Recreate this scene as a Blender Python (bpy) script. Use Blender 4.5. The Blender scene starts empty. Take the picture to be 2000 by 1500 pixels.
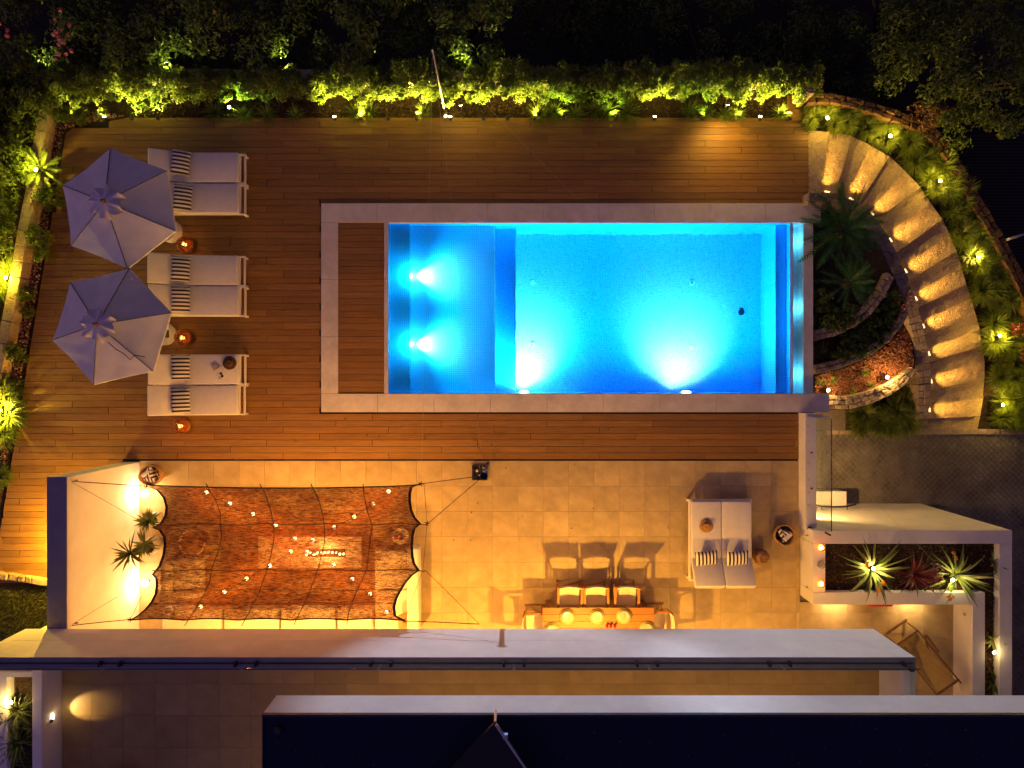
import bpy, bmesh, math, random
import numpy as np
from mathutils import Vector, Matrix

R = math.radians
PI = math.pi
sc = bpy.context.scene
C = sc.collection

# ------------------------------------------------------------------ camera
H = 16.67          # camera height above the patio
S = 0.012          # metres per photo pixel at patio level
cam_d = bpy.data.cameras.new('camera')
cam_d.sensor_width = 36
cam_d.lens = 18 / (1000 * S / H)
cam_d.clip_end = 500
cam = bpy.data.objects.new('camera', cam_d)
C.objects.link(cam)
cam.location = (0, 0, H)
cam.rotation_euler = (0, 0, 0)
sc.camera = cam

# ------------------------------------------------------------------ dusk sky
world = bpy.data.worlds.new('World')
sc.world = world
world.use_nodes = True
wn = world.node_tree
bg = wn.nodes['Background']
sky = wn.nodes.new('ShaderNodeTexSky')
sky.sky_type = 'NISHITA'
sky.sun_disc = False
sky.sun_elevation = R(-3.5)
sky.sun_rotation = R(250)
tint = wn.nodes.new('ShaderNodeMix')      # violet afterglow of the dusk sky
tint.data_type = 'RGBA'; tint.blend_type = 'MULTIPLY'; tint.inputs[0].default_value = 1.0
tint.inputs[7].default_value = (1.0, 0.56, 1.12, 1)
wn.links.new(sky.outputs[0], tint.inputs[6])
wn.links.new(tint.outputs[2], bg.inputs[0])
bg.inputs[1].default_value = 3.0

# ------------------------------------------------------------------ exposure
vs = sc.view_settings
vs.view_transform = 'Standard'
vs.look = 'None'
vs.exposure = 0.0
vs.gamma = 1.0
vs.use_curve_mapping = False
cy = sc.cycles
cy.use_denoising = True
cy.max_bounces = 6
cy.diffuse_bounces = 4
cy.glossy_bounces = 3
cy.transmission_bounces = 4
cy.transparent_max_bounces = 16
cy.caustics_reflective = False
cy.caustics_refractive = False
cy.sample_clamp_indirect = 120.0

# ------------------------------------------------------------------ helpers
def W(px, py, z=0.0):
    k = (H - z) / H * S
    return Vector(((px - 1000) * k, (750 - py) * k, z))


ORIGIN = {}


def props(o, label=None, cat=None, group=None, kind=None):
    if label: o['label'] = label
    if cat: o['category'] = cat
    if group: o['group'] = group
    if kind: o['kind'] = kind
    return o


class MB:
    """collects geometry for one mesh"""
    def __init__(s):
        s.v = []; s.f = []

    def add(s, vs_, fs):
        n = len(s.v)
        s.v += [tuple(v) for v in vs_]
        s.f += [tuple(i + n for i in f) for f in fs]
        return s

    def prism(s, poly, z0, z1):
        """poly: list of (x, y) counter-clockwise or not; z0/z1 scalars or lists"""
        n = len(poly)
        a = sum(poly[i][0] * poly[(i + 1) % n][1] - poly[(i + 1) % n][0] * poly[i][1] for i in range(n))
        z0 = list(z0) if hasattr(z0, '__len__') else [z0] * n
        z1 = list(z1) if hasattr(z1, '__len__') else [z1] * n
        if a < 0:
            poly = list(poly)[::-1]; z0 = z0[::-1]; z1 = z1[::-1]
        v = [(p[0], p[1], z) for p, z in zip(poly, z0)] + [(p[0], p[1], z) for p, z in zip(poly, z1)]
        f = [tuple(range(n))[::-1], tuple(range(n, 2 * n))]
        for i in range(n):
            j = (i + 1) % n
            f.append((i, j, n + j, n + i))
        return s.add(v, f)

    def box(s, x0, x1, y0, y1, z0, z1):
        if x0 > x1: x0, x1 = x1, x0
        if y0 > y1: y0, y1 = y1, y0
        return s.prism([(x0, y0), (x1, y0), (x1, y1), (x0, y1)], z0, z1)

    def bar(s, a, b, w, t, up=(0, 0, 1)):
        """a box from a to b, w wide sideways and t thick along up"""
        a = Vector(a); b = Vector(b); d = (b - a).normalized()
        u = Vector(up)
        sd = d.cross(u)
        if sd.length < 1e-4: sd = d.cross(Vector((1, 0, 0)))
        sd.normalize(); u = sd.cross(d).normalized()
        v = []
        for p in (a, b):
            for i, j in ((-1, -1), (1, -1), (1, 1), (-1, 1)):
                v.append(p + sd * (w / 2 * i) + u * (t / 2 * j))
        return s.add(v, [(0, 1, 2, 3), (7, 6, 5, 4), (0, 4, 5, 1), (1, 5, 6, 2), (2, 6, 7, 3), (3, 7, 4, 0)])

    def tube(s, pts, r, n=6, caps=True):
        pts = [Vector(p) for p in pts]
        rs = list(r) if hasattr(r, '__len__') else [r] * len(pts)
        base = len(s.v)
        u = None
        for i, p in enumerate(pts):
            d = (pts[min(i + 1, len(pts) - 1)] - pts[max(i - 1, 0)]).normalized()
            if u is None:
                u = d.cross(Vector((0, 0, 1)))
                if u.length < 1e-3: u = d.cross(Vector((1, 0, 0)))
            u = (u - d * u.dot(d)).normalized()
            w = d.cross(u)
            for k in range(n):
                a = 2 * PI * k / n
                s.v.append(tuple(p + (u * math.cos(a) + w * math.sin(a)) * rs[i]))
        for i in range(len(pts) - 1):
            for k in range(n):
                a = base + i * n + k; b = base + i * n + (k + 1) % n
                s.f.append((a, b, b + n, a + n))
        if caps:
            s.f.append(tuple(base + k for k in range(n))[::-1])
            s.f.append(tuple(base + (len(pts) - 1) * n + k for k in range(n)))
        return s

    def lathe(s, prof, c=(0, 0, 0), n=24, wob=None):
        """prof: list of (r, z)"""
        base = len(s.v); m = len(prof)
        for i, (r, z) in enumerate(prof):
            for k in range(n):
                a = 2 * PI * k / n
                rr = max(r, 1e-4) * (1 + (wob(i, a) if wob else 0))
                s.v.append((c[0] + rr * math.cos(a), c[1] + rr * math.sin(a), c[2] + z))
        for i in range(m - 1):
            for k in range(n):
                a = base + i * n + k; b = base + i * n + (k + 1) % n
                s.f.append((a, b, b + n, a + n))
        s.f.append(tuple(base + k for k in range(n))[::-1])
        s.f.append(tuple(base + (m - 1) * n + k for k in range(n)))
        return s

    def torus(s, c, R_, r, n=24, m=8, a0=0, a1=2 * PI, axis='z'):
        pts = []
        full = abs(a1 - a0 - 2 * PI) < 1e-6
        for i in range(n + 1):
            a = a0 + (a1 - a0) * i / n
            ca, sa = math.cos(a) * R_, math.sin(a) * R_
            pts.append({'z': (c[0] + ca, c[1] + sa, c[2]), 'y': (c[0] + ca, c[1], c[2] + sa), 'x': (c[0], c[1] + ca, c[2] + sa)}[axis])
        return s.tube(pts, r, m, caps=not full)

    def sphere(s, c, r, n=16, m=10, sq=(1, 1, 1)):
        prof = []
        base = len(s.v)
        for i in range(m + 1):
            t = PI * i / m
            prof.append((math.sin(t) * r, -math.cos(t) * r))
        s.lathe(prof, (0, 0, 0), n)
        for i in range(base, len(s.v)):
            x, y, z = s.v[i]
            s.v[i] = (c[0] + x * sq[0], c[1] + y * sq[1], c[2] + z * sq[2])
        return s

    def grid(s, P):
        """P[i][j] points"""
        base = len(s.v); n = len(P); m = len(P[0])
        for row in P:
            for p in row: s.v.append(tuple(p))
        for i in range(n - 1):
            for j in range(m - 1):
                a = base + i * m + j
                s.f.append((a, a + 1, a + m + 1, a + m))
        return s

    def xf(s, M):
        s.v = [tuple(M @ Vector(v)) for v in s.v]
        return s


def mesh_of(name, mb, smooth=False):
    me = bpy.data.meshes.new(name)
    me.from_pydata(mb.v, [], mb.f)
    if smooth:
        me.polygons.foreach_set('use_smooth', [True] * len(me.polygons))
    me.update()
    return me


def thing(name, label, cat, loc=(0, 0, 0), rotz=0.0, group=None):
    o = bpy.data.objects.new(name, None)
    o.empty_display_size = 0.2
    C.objects.link(o)
    o.location = loc
    o.rotation_euler = (0, 0, rotz)
    ORIGIN[o.name] = Vector(loc)
    return props(o, label, cat, group)


def obj(name, mb, mat, parent=None, smooth=False, bevel=0, local=False, **kw):
    """one mesh object; geometry is in world space unless local, and is moved into its thing's space"""
    if isinstance(mb, bpy.types.Mesh):
        me = mb
    else:
        if parent is not None and not local:
            off = ORIGIN[parent.name]
            mb.v = [(v[0] - off.x, v[1] - off.y, v[2] - off.z) for v in mb.v]
        me = mesh_of(name, mb, smooth)
    if mat is not None and not me.materials:
        me.materials.append(M[mat] if isinstance(mat, str) else mat)
    o = bpy.data.objects.new(name, me)
    C.objects.link(o)
    if parent is not None:
        o.parent = parent
        ORIGIN[o.name] = ORIGIN[parent.name]
    else:
        ORIGIN[o.name] = Vector((0, 0, 0))
    if bevel:
        b = o.modifiers.new('bevel', 'BEVEL')
        b.width = bevel; b.segments = 2; b.limit_method = 'ANGLE'
        b.harden_normals = False
    props(o, **kw)
    return o


def copy_tree(o, parent=None):
    c = o.copy(); C.objects.link(c); c.parent = parent
    ORIGIN[c.name] = ORIGIN.get(o.name, Vector((0, 0, 0)))
    for ch in list(o.children): copy_tree(ch, c)
    return c


def lamp(kind, loc, power, color, parent=None, target=None, radius=0.05, angle=90, blend=0.6, name='light'):
    d = bpy.data.lights.new(name, kind)
    d.energy = power; d.color = color
    if kind in ('POINT', 'SPOT'): d.shadow_soft_size = radius
    if kind == 'SPOT':
        d.spot_size = R(angle); d.spot_blend = blend
    if kind == 'AREA':
        d.shape = 'DISK'; d.size = radius * 2
        d.spread = R(angle)
    o = bpy.data.objects.new(name, d)
    C.objects.link(o)
    loc = Vector(loc)
    if parent is not None:
        o.parent = parent
        o.location = loc - ORIGIN[parent.name]
    else:
        o.location = loc
    if target is not None:
        o.rotation_euler = (Vector(target) - loc).to_track_quat('-Z', 'Y').to_euler()
    return o


# ------------------------------------------------------------------ materials
M = {}


def nodes_of(name):
    m = bpy.data.materials.new(name); m.use_nodes = True
    nt = m.node_tree
    return m, nt, nt.nodes['Principled BSDF'], nt.nodes['Material Output']


def mat(name, col, rough=0.6, var=0.12, scale=6.0, bump=0.0, bscale=40.0, objvar=0.0, spec=0.35, stretch=(1, 1, 1), metal=0.0,
        col2=None, detail=5, bdist=0.02, wear=0.0):
    m, nt, b, out = nodes_of(name)
    N, L = nt.nodes, nt.links
    tc = N.new('ShaderNodeTexCoord')
    mp = N.new('ShaderNodeMapping'); mp.inputs['Scale'].default_value = stretch
    L.new(tc.outputs['Object'], mp.inputs[0])
    vec = mp.outputs[0]
    oi = N.new('ShaderNodeObjectInfo')
    if objvar:
        ad = N.new('ShaderNodeVectorMath'); ad.operation = 'ADD'
        sc_ = N.new('ShaderNodeVectorMath'); sc_.operation = 'SCALE'
        cb = N.new('ShaderNodeCombineXYZ')
        L.new(oi.outputs['Random'], cb.inputs[0]); L.new(oi.outputs['Random'], cb.inputs[1])
        L.new(cb.outputs[0], sc_.inputs[0]); sc_.inputs['Scale'].default_value = 37.0
        L.new(vec, ad.inputs[0]); L.new(sc_.outputs[0], ad.inputs[1])
        vec = ad.outputs[0]
    nz = N.new('ShaderNodeTexNoise'); nz.inputs['Scale'].default_value = scale; nz.inputs['Detail'].default_value = detail
    nz.inputs['Roughness'].default_value = 0.62
    L.new(vec, nz.inputs['Vector'])
    mix = N.new('ShaderNodeMix'); mix.data_type = 'RGBA'
    c = Vector(col)
    lo = [max(0, x * (1 - var)) for x in c]; hi = [min(1, x * (1 + var)) for x in c]
    if col2: lo, hi = list(col), list(col2)
    rp = N.new('ShaderNodeMapRange'); rp.inputs[1].default_value = 0.3; rp.inputs[2].default_value = 0.7
    L.new(nz.outputs[0], rp.inputs[0])
    L.new(rp.outputs[0], mix.inputs[0])
    mix.inputs[6].default_value = (*lo, 1); mix.inputs[7].default_value = (*hi, 1)
    cout = mix.outputs[2]
    if wear:
        n2 = N.new('ShaderNodeTexNoise'); n2.inputs['Scale'].default_value = scale * 0.22; n2.inputs['Detail'].default_value = 8
        n2.inputs['Roughness'].default_value = 0.7
        L.new(vec, n2.inputs['Vector'])
        r2 = N.new('ShaderNodeMapRange'); r2.inputs[1].default_value = 0.35; r2.inputs[2].default_value = 0.65
        r2.inputs[3].default_value = 1 - wear; r2.inputs[4].default_value = 1 + wear * 0.5
        L.new(n2.outputs[0], r2.inputs[0])
        h2 = N.new('ShaderNodeHueSaturation'); L.new(r2.outputs[0], h2.inputs['Value']); L.new(cout, h2.inputs['Color'])
        cout = h2.outputs[0]
    if objvar:
        hs = N.new('ShaderNodeHueSaturation')
        r1 = N.new('ShaderNodeMapRange'); r1.inputs[3].default_value = 1 - objvar; r1.inputs[4].default_value = 1 + objvar
        L.new(oi.outputs['Random'], r1.inputs[0]); L.new(r1.outputs[0], hs.inputs['Value'])
        L.new(cout, hs.inputs['Color']); cout = hs.outputs[0]
    L.new(cout, b.inputs['Base Color'])
    b.inputs['Roughness'].default_value = rough
    b.inputs['Specular IOR Level'].default_value = spec
    b.inputs['Metallic'].default_value = metal
    if bump:
        n3 = N.new('ShaderNodeTexNoise'); n3.inputs['Scale'].default_value = bscale; n3.inputs['Detail'].default_value = 6
        L.new(vec, n3.inputs['Vector'])
        bp = N.new('ShaderNodeBump'); bp.inputs['Strength'].default_value = bump; bp.inputs['Distance'].default_value = bdist
        L.new(n3.outputs[0], bp.inputs['Height']); L.new(bp.outputs[0], b.inputs['Normal'])
    M[name] = m
    return m


def emit(name, col, strength):
    m, nt, b, out = nodes_of(name)
    b.inputs['Base Color'].default_value = (*col, 1)
    b.inputs['Emission Color'].default_value = (*col, 1)
    b.inputs['Emission Strength'].default_value = strength
    M[name] = m


def leafmat(name, c0, c1, c2=None, trans=0.35, rough=0.45):
    m, nt, b, out = nodes_of(name)
    N, L = nt.nodes, nt.links
    g = N.new('ShaderNodeNewGeometry')
    cr = N.new('ShaderNodeValToRGB')
    cr.color_ramp.elements[0].color = (*c0, 1)
    cr.color_ramp.elements[1].color = (*c1, 1)
    if c2:
        e = cr.color_ramp.elements.new(0.93); e.color = (*c1, 1)
        cr.color_ramp.elements[2].color = (*c2, 1)
    L.new(g.outputs['Random Per Island'], cr.inputs[0])
    oi = N.new('ShaderNodeObjectInfo')
    hs = N.new('ShaderNodeHueSaturation')
    r1 = N.new('ShaderNodeMapRange'); r1.inputs[3].default_value = 0.75; r1.inputs[4].default_value = 1.3
    L.new(oi.outputs['Random'], r1.inputs[0]); L.new(r1.outputs[0], hs.inputs['Value']); L.new(cr.outputs[0], hs.inputs['Color'])
    L.new(hs.outputs[0], b.inputs['Base Color'])
    b.inputs['Roughness'].default_value = rough
    b.inputs['Specular IOR Level'].default_value = 0.3
    t = N.new('ShaderNodeBsdfTranslucent'); L.new(hs.outputs[0], t.inputs[0])
    ms = N.new('ShaderNodeMixShader'); ms.inputs[0].default_value = trans
    L.new(b.outputs[0], ms.inputs[1]); L.new(t.outputs[0], ms.inputs[2]); L.new(ms.outputs[0], out.inputs[0])
    M[name] = m


mat('wood_deck', (0.275, 0.134, 0.030), 0.5, 0.22, 5.0, 0.25, 30, objvar=0.15, stretch=(0.35, 6, 1), wear=0.12, spec=0.4)
mat('joist', (0.02, 0.015, 0.01), 0.9, 0.2)
mat('tile', (0.47, 0.35, 0.18), 0.42, 0.16, 3.0, 0.08, 60, objvar=0.06, wear=0.16)
mat('tile_terrace', (0.42, 0.29, 0.11), 0.5, 0.12, 3.0, 0.08, 60, objvar=0.06, wear=0.12)
mat('grout', (0.20, 0.17, 0.14), 0.9, 0.2, 10)
mat('render_white', (0.78, 0.76, 0.73), 0.75, 0.05, 2.5, 0.12, 120, wear=0.11, bdist=0.004)
mat('coping', (0.66, 0.60, 0.56), 0.6, 0.08, 5.0, 0.1, 80, wear=0.17, bdist=0.005)
mat('roof_dark', (0.012, 0.022, 0.05), 0.95, 0.4, 90.0, 0.6, 160, spec=0.1)
mat('stone', (0.36, 0.27, 0.19), 0.9, 0.30, 9.0, 0.9, 28, objvar=0.22, bdist=0.03)
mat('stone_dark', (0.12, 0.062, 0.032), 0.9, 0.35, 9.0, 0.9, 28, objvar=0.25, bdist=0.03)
mat('stone_step', (0.50, 0.36, 0.20), 0.9, 0.22, 14.0, 1.0, 34, objvar=0.07, bdist=0.035)
mat('cobble', (0.17, 0.15, 0.13), 0.75, 0.45, 2.2, 0.5, 40, bdist=0.01, wear=0.35)
mat('soil', (0.05, 0.03, 0.018), 0.95, 0.5, 12, 1.0, 30, bdist=0.05)
mat('ground_dark', (0.02, 0.022, 0.014), 0.95, 0.4, 2)
mat('fabric_white', (0.72, 0.68, 0.66), 0.9, 0.05, 8, 0.15, 220, bdist=0.003)
mat('powder_white', (0.80, 0.77, 0.73), 0.45, 0.03)
mat('canopy', (0.80, 0.80, 0.66), 0.85, 0.07, 4, 0.1, 160, bdist=0.004)
mat('metal_dark', (0.05, 0.05, 0.055), 0.4, 0.1, metal=0.6)
mat('metal_steel', (0.55, 0.55, 0.58), 0.3, 0.08, metal=0.9)
mat('rope', (0.045, 0.03, 0.022), 0.9, 0.3, 60)
mat('teak', (0.32, 0.13, 0.035), 0.5, 0.2, 6, 0.15, 40, stretch=(0.5, 6, 6), objvar=0.1)
mat('teak_dark', (0.20, 0.10, 0.045), 0.55, 0.25, 8, 0.15, 40, objvar=0.1)
mat('canvas', (0.70, 0.60, 0.45), 0.9, 0.06, 30, 0.2, 200, bdist=0.003)
mat('canvas_olive', (0.40, 0.28, 0.10), 0.9, 0.12, 12, 0.2, 200, bdist=0.003)
mat('wicker', (0.40, 0.23, 0.10), 0.8, 0.4, 60, 0.8, 90, bdist=0.01)
mat('straw', (0.42, 0.22, 0.08), 0.8, 0.3, 50, 0.6, 110, bdist=0.008)
mat('straw_dark', (0.10, 0.045, 0.02), 0.8, 0.3, 50, 0.6, 110, bdist=0.008)
mat('ceramic', (0.70, 0.66, 0.55), 0.25, 0.06, 6)
mat('pot_grey', (0.45, 0.40, 0.35), 0.75, 0.15, 8, 0.4, 40)
mat('sofa', (0.74, 0.68, 0.58), 0.9, 0.05, 6, 0.15, 160, bdist=0.004)
mat('rug', (0.34, 0.22, 0.13), 0.95, 0.35, 14, 0.6, 120)
mat('table_stone', (0.45, 0.40, 0.34), 0.7, 0.12, 6, 0.2, 60)
mat('red_cloth', (0.62, 0.06, 0.03), 0.8, 0.15, 10)
mat('red_cup', (0.55, 0.03, 0.04), 0.35, 0.1)
mat('book_green', (0.06, 0.10, 0.07), 0.6, 0.1)
mat('paper', (0.72, 0.66, 0.56), 0.8, 0.08, 20)
mat('glass_lens', (0.04, 0.04, 0.05), 0.15, 0.1)
mat('phone', (0.10, 0.10, 0.13), 0.25, 0.1)
mat('mulch', (0.10, 0.045, 0.022), 0.9, 0.4, 40)
mat('chips_red', (0.30, 0.11, 0.055), 0.85, 0.5, 25)
mat('bark', (0.10, 0.065, 0.04), 0.95, 0.4, 12, 1.0, 25)
mat('lane_dark', (0.025, 0.027, 0.022), 0.8, 0.3, 6)
mat('canopy_seam', (0.22, 0.20, 0.22), 0.9, 0.1, 20)
mat('cap_dark', (0.26, 0.25, 0.29), 0.5, 0.08, 4)
mat('trim_blue', (0.72, 0.82, 0.88), 0.4, 0.04)
mat('rubber', (0.03, 0.03, 0.035), 0.6, 0.1)
mat('pool_fitting', (0.75, 0.80, 0.82), 0.3, 0.03)
mat('charcoal', (0.02, 0.02, 0.022), 0.7, 0.3)
leafmat('leaf_hedge', (0.10, 0.15, 0.02), (0.23, 0.29, 0.04), (0.30, 0.34, 0.07), 0.42)
leafmat('leaf_dark', (0.05, 0.10, 0.02), (0.15, 0.21, 0.045), (0.26, 0.30, 0.08))
leafmat('leaf_fern', (0.09, 0.14, 0.015), (0.21, 0.26, 0.035), (0.30, 0.30, 0.06))
leafmat('leaf_tree', (0.07, 0.13, 0.025), (0.20, 0.27, 0.055), (0.32, 0.34, 0.10))
leafmat('leaf_cycad', (0.012, 0.06, 0.012), (0.08, 0.21, 0.035), None, 0.15, 0.3)
leafmat('leaf_yucca', (0.06, 0.09, 0.03), (0.14, 0.16, 0.05), None, 0.2)
leafmat('leaf_brom', (0.14, 0.20, 0.04), (0.34, 0.38, 0.12), (0.55, 0.50, 0.25), 0.25)
leafmat('leaf_red', (0.10, 0.02, 0.025), (0.38, 0.07, 0.08), (0.5, 0.25, 0.2), 0.25)
leafmat('petal_pink', (0.55, 0.10, 0.20), (0.75, 0.22, 0.32), None, 0.3)
leafmat('petal_orange', (0.65, 0.22, 0.03), (0.8, 0.4, 0.05), None, 0.3)
leafmat('leaf_dry', (0.10, 0.05, 0.02), (0.30, 0.17, 0.09), (0.5, 0.35, 0.25), 0.2)
leafmat('grass', (0.05, 0.07, 0.015), (0.12, 0.13, 0.03), None, 0.3)
emit('bulb_warm', (1.0, 0.62, 0.28), 30)
emit('lens_warm', (1.0, 0.72, 0.36), 45)
emit('lens_cool', (1.0, 0.92, 0.85), 14)
emit('lens_dim', (1.0, 0.66, 0.28), 2.5)
emit('lens_pool', (0.75, 0.93, 1.0), 22)
emit('flame', (1.0, 0.60, 0.20), 22)
emit('candle_flame', (1.0, 0.62, 0.2), 24)
emit('ember_bulb', (1.0, 0.60, 0.22), 9)
emit('candle_glow', (1.0, 0.58, 0.13), 6)


def m_glass(name, col, a, rough=0.05):
    """thin glass pane: mostly transparent, Fresnel reflection"""
    m, nt, b, out = nodes_of(name)
    N, L = nt.nodes, nt.links
    N.remove(b)
    t = N.new('ShaderNodeBsdfTransparent'); t.inputs[0].default_value = (*col, 1)
    g = N.new('ShaderNodeBsdfGlossy'); g.inputs['Roughness'].default_value = rough
    lw = N.new('ShaderNodeLayerWeight'); lw.inputs[0].default_value = 0.5     # Schlick-like, the same from both sides
    p5 = N.new('ShaderNodeMath'); p5.operation = 'POWER'; p5.inputs[1].default_value = 4.5
    L.new(lw.outputs['Facing'], p5.inputs[0])
    fr = N.new('ShaderNodeMath'); fr.operation = 'MULTIPLY_ADD'; fr.inputs[1].default_value = 0.85; fr.inputs[2].default_value = a
    L.new(p5.outputs[0], fr.inputs[0])
    ms = N.new('ShaderNodeMixShader')
    L.new(fr.outputs[0], ms.inputs[0]); L.new(t.outputs[0], ms.inputs[1]); L.new(g.outputs[0], ms.inputs[2])
    L.new(ms.outputs[0], out.inputs[0])
    M[name] = m
    return m


m_glass('glass', (0.90, 0.95, 0.94), 0.04)
m_glass('glass_amber', (0.95, 0.66, 0.32), 0.04)
m_glass('glass_clear', (0.95, 0.9, 0.85), 0.04)
wm, _nt, _pb, _out = nodes_of('water')
_nt.nodes.remove(_pb)
_gl = _nt.nodes.new('ShaderNodeBsdfGlass'); _gl.inputs['IOR'].default_value = 1.33; _gl.inputs['Roughness'].default_value = 0.0
_nt.links.new(_gl.outputs[0], _out.inputs[0])
M['water'] = wm
_va = _nt.nodes.new('ShaderNodeVolumeAbsorption')
_va.inputs['Color'].default_value = (0.32, 0.90, 0.98, 1); _va.inputs['Density'].default_value = 0.8
_nt.links.new(_va.outputs[0], [n for n in _nt.nodes if n.type == 'OUTPUT_MATERIAL'][0].inputs['Volume'])
_n = _nt.nodes.new('ShaderNodeTexNoise'); _n.inputs['Scale'].default_value = 2.6; _n.inputs['Detail'].default_value = 3
_tc = _nt.nodes.new('ShaderNodeTexCoord'); _nt.links.new(_tc.outputs['Object'], _n.inputs['Vector'])
_b = _nt.nodes.new('ShaderNodeBump'); _b.inputs['Strength'].default_value = 0.8; _b.inputs['Distance'].default_value = 0.035
_nt.links.new(_n.outputs[0], _b.inputs['Height'])
for nn in _nt.nodes:
    if nn.type == 'BSDF_GLASS': _nt.links.new(_b.outputs[0], nn.inputs['Normal'])


def m_mosaic():
    m, nt, b, out = nodes_of('mosaic')
    N, L = nt.nodes, nt.links
    tc = N.new('ShaderNodeTexCoord')
    br = N.new('ShaderNodeTexBrick')
    br.offset = 0.0
    br.inputs['Scale'].default_value = 1.0
    br.inputs['Brick Width'].default_value = 0.05; br.inputs['Row Height'].default_value = 0.05
    br.inputs['Mortar Size'].default_value = 0.006
    br.inputs['Color1'].default_value = (0.52, 0.70, 0.90, 1)
    br.inputs['Color2'].default_value = (0.60, 0.77, 0.93, 1)
    br.inputs['Mortar'].default_value = (0.34, 0.52, 0.76, 1)
    L.new(tc.outputs['Object'], br.inputs['Vector'])
    L.new(br.outputs['Color'], b.inputs['Base Color'])
    b.inputs['Roughness'].default_value = 0.3
    M['mosaic'] = m
    # the same mosaic on vertical faces
    m2 = m.copy(); m2.name = 'mosaic_wall'
    M['mosaic_wall'] = m2


m_mosaic()


def m_net():
    m, nt, b, out = nodes_of('shade_net')
    N, L = nt.nodes, nt.links
    tc = N.new('ShaderNodeTexCoord')

    def noise(scale, st, det=3):
        mp = N.new('ShaderNodeMapping'); mp.inputs['Scale'].default_value = st
        L.new(tc.outputs['Object'], mp.inputs[0])
        n = N.new('ShaderNodeTexNoise'); n.inputs['Scale'].default_value = scale; n.inputs['Detail'].default_value = det
        n.inputs['Roughness'].default_value = 0.7
        L.new(mp.outputs[0], n.inputs['Vector'])
        return n.outputs[0]
    a = noise(9, (1.0, 9, 1), 5)
    c = noise(26, (5, 1, 1), 2)
    d = noise(2.2, (0.6, 1.6, 1), 4)
    s1 = N.new('ShaderNodeMath'); s1.operation = 'MULTIPLY_ADD'; s1.inputs[1].default_value = 1.3
    L.new(a, s1.inputs[0])
    s0 = N.new('ShaderNodeMath'); s0.operation = 'MULTIPLY_ADD'; s0.inputs[1].default_value = 0.5
    L.new(c, s0.inputs[0])
    sd = N.new('ShaderNodeMath'); sd.operation = 'MULTIPLY'; sd.inputs[1].default_value = 0.7
    L.new(d, sd.inputs[0]); L.new(sd.outputs[0], s0.inputs[2]); L.new(s0.outputs[0], s1.inputs[2])
    mr = N.new('ShaderNodeMapRange'); mr.inputs[1].default_value = 1.10; mr.inputs[2].default_value = 1.55
    mr.inputs[3].default_value = 0.01; mr.inputs[4].default_value = 0.56
    L.new(s1.outputs[0], mr.inputs[0])
    mix = N.new('ShaderNodeMix'); mix.data_type = 'RGBA'
    mix.inputs[6].default_value = (0.025, 0.010, 0.007, 1); mix.inputs[7].default_value = (0.26, 0.13, 0.085, 1)
    ra = N.new('ShaderNodeMapRange'); ra.inputs[1].default_value = 0.38; ra.inputs[2].default_value = 0.66
    L.new(a, ra.inputs[0]); L.new(ra.outputs[0], mix.inputs[0])
    L.new(mix.outputs[2], b.inputs['Base Color']); b.inputs['Roughness'].default_value = 0.9
    b.inputs['Specular IOR Level'].default_value = 0.1
    tl = N.new('ShaderNodeBsdfTranslucent'); tm = N.new('ShaderNodeMix'); tm.data_type = 'RGBA'; tm.inputs[6].default_value = (0.02, 0.006, 0.002, 1); tm.inputs[7].default_value = (0.30, 0.085, 0.02, 1)
    L.new(ra.outputs[0], tm.inputs[0]); L.new(tm.outputs[2], tl.inputs[0])
    m1 = N.new('ShaderNodeMixShader'); m1.inputs[0].default_value = 0.42
    L.new(b.outputs[0], m1.inputs[1]); L.new(tl.outputs[0], m1.inputs[2])
    tr = N.new('ShaderNodeBsdfTransparent'); tr.inputs[0].default_value = (1.0, 0.80, 0.62, 1)
    m2 = N.new('ShaderNodeMixShader')
    L.new(mr.outputs[0], m2.inputs[0]); L.new(m1.outputs[0], m2.inputs[1]); L.new(tr.outputs[0], m2.inputs[2])
    L.new(m2.outputs[0], out.inputs[0])
    M['shade_net'] = m


m_net()


def m_stripes(name, axis, period, dark=(0.025, 0.02, 0.022), light=(0.75, 0.70, 0.66), duty=0.5):
    m, nt, b, out = nodes_of(name)
    N, L = nt.nodes, nt.links
    tc = N.new('ShaderNodeTexCoord'); sx = N.new('ShaderNodeSeparateXYZ')
    L.new(tc.outputs['Object'], sx.inputs[0])
    d = N.new('ShaderNodeMath'); d.operation = 'DIVIDE'; d.inputs[1].default_value = period
    L.new(sx.outputs['XYZ'.index(axis)], d.inputs[0])
    f = N.new('ShaderNodeMath'); f.operation = 'FRACT'; L.new(d.outputs[0], f.inputs[0])
    g = N.new('ShaderNodeMath'); g.operation = 'GREATER_THAN'; g.inputs[1].default_value = duty
    L.new(f.outputs[0], g.inputs[0])
    mix = N.new('ShaderNodeMix'); mix.data_type = 'RGBA'
    mix.inputs[6].default_value = (*dark, 1); mix.inputs[7].default_value = (*light, 1)
    L.new(g.outputs[0], mix.inputs[0]); L.new(mix.outputs[2], b.inputs['Base Color'])
    b.inputs['Roughness'].default_value = 0.9
    M[name] = m


m_stripes('pillow_stripe', 'Y', 0.088)
m_stripes('cloth_stripe', 'X', 0.07, (0.05, 0.04, 0.10), (0.75, 0.72, 0.75))

rnd = random.Random(7)
# ================================================================== GROUND AND TERRACE
g = MB().box(-60, 60, -60, 60, -3.3, -3.0)
obj('ground', g, 'ground_dark', kind='structure')

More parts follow.
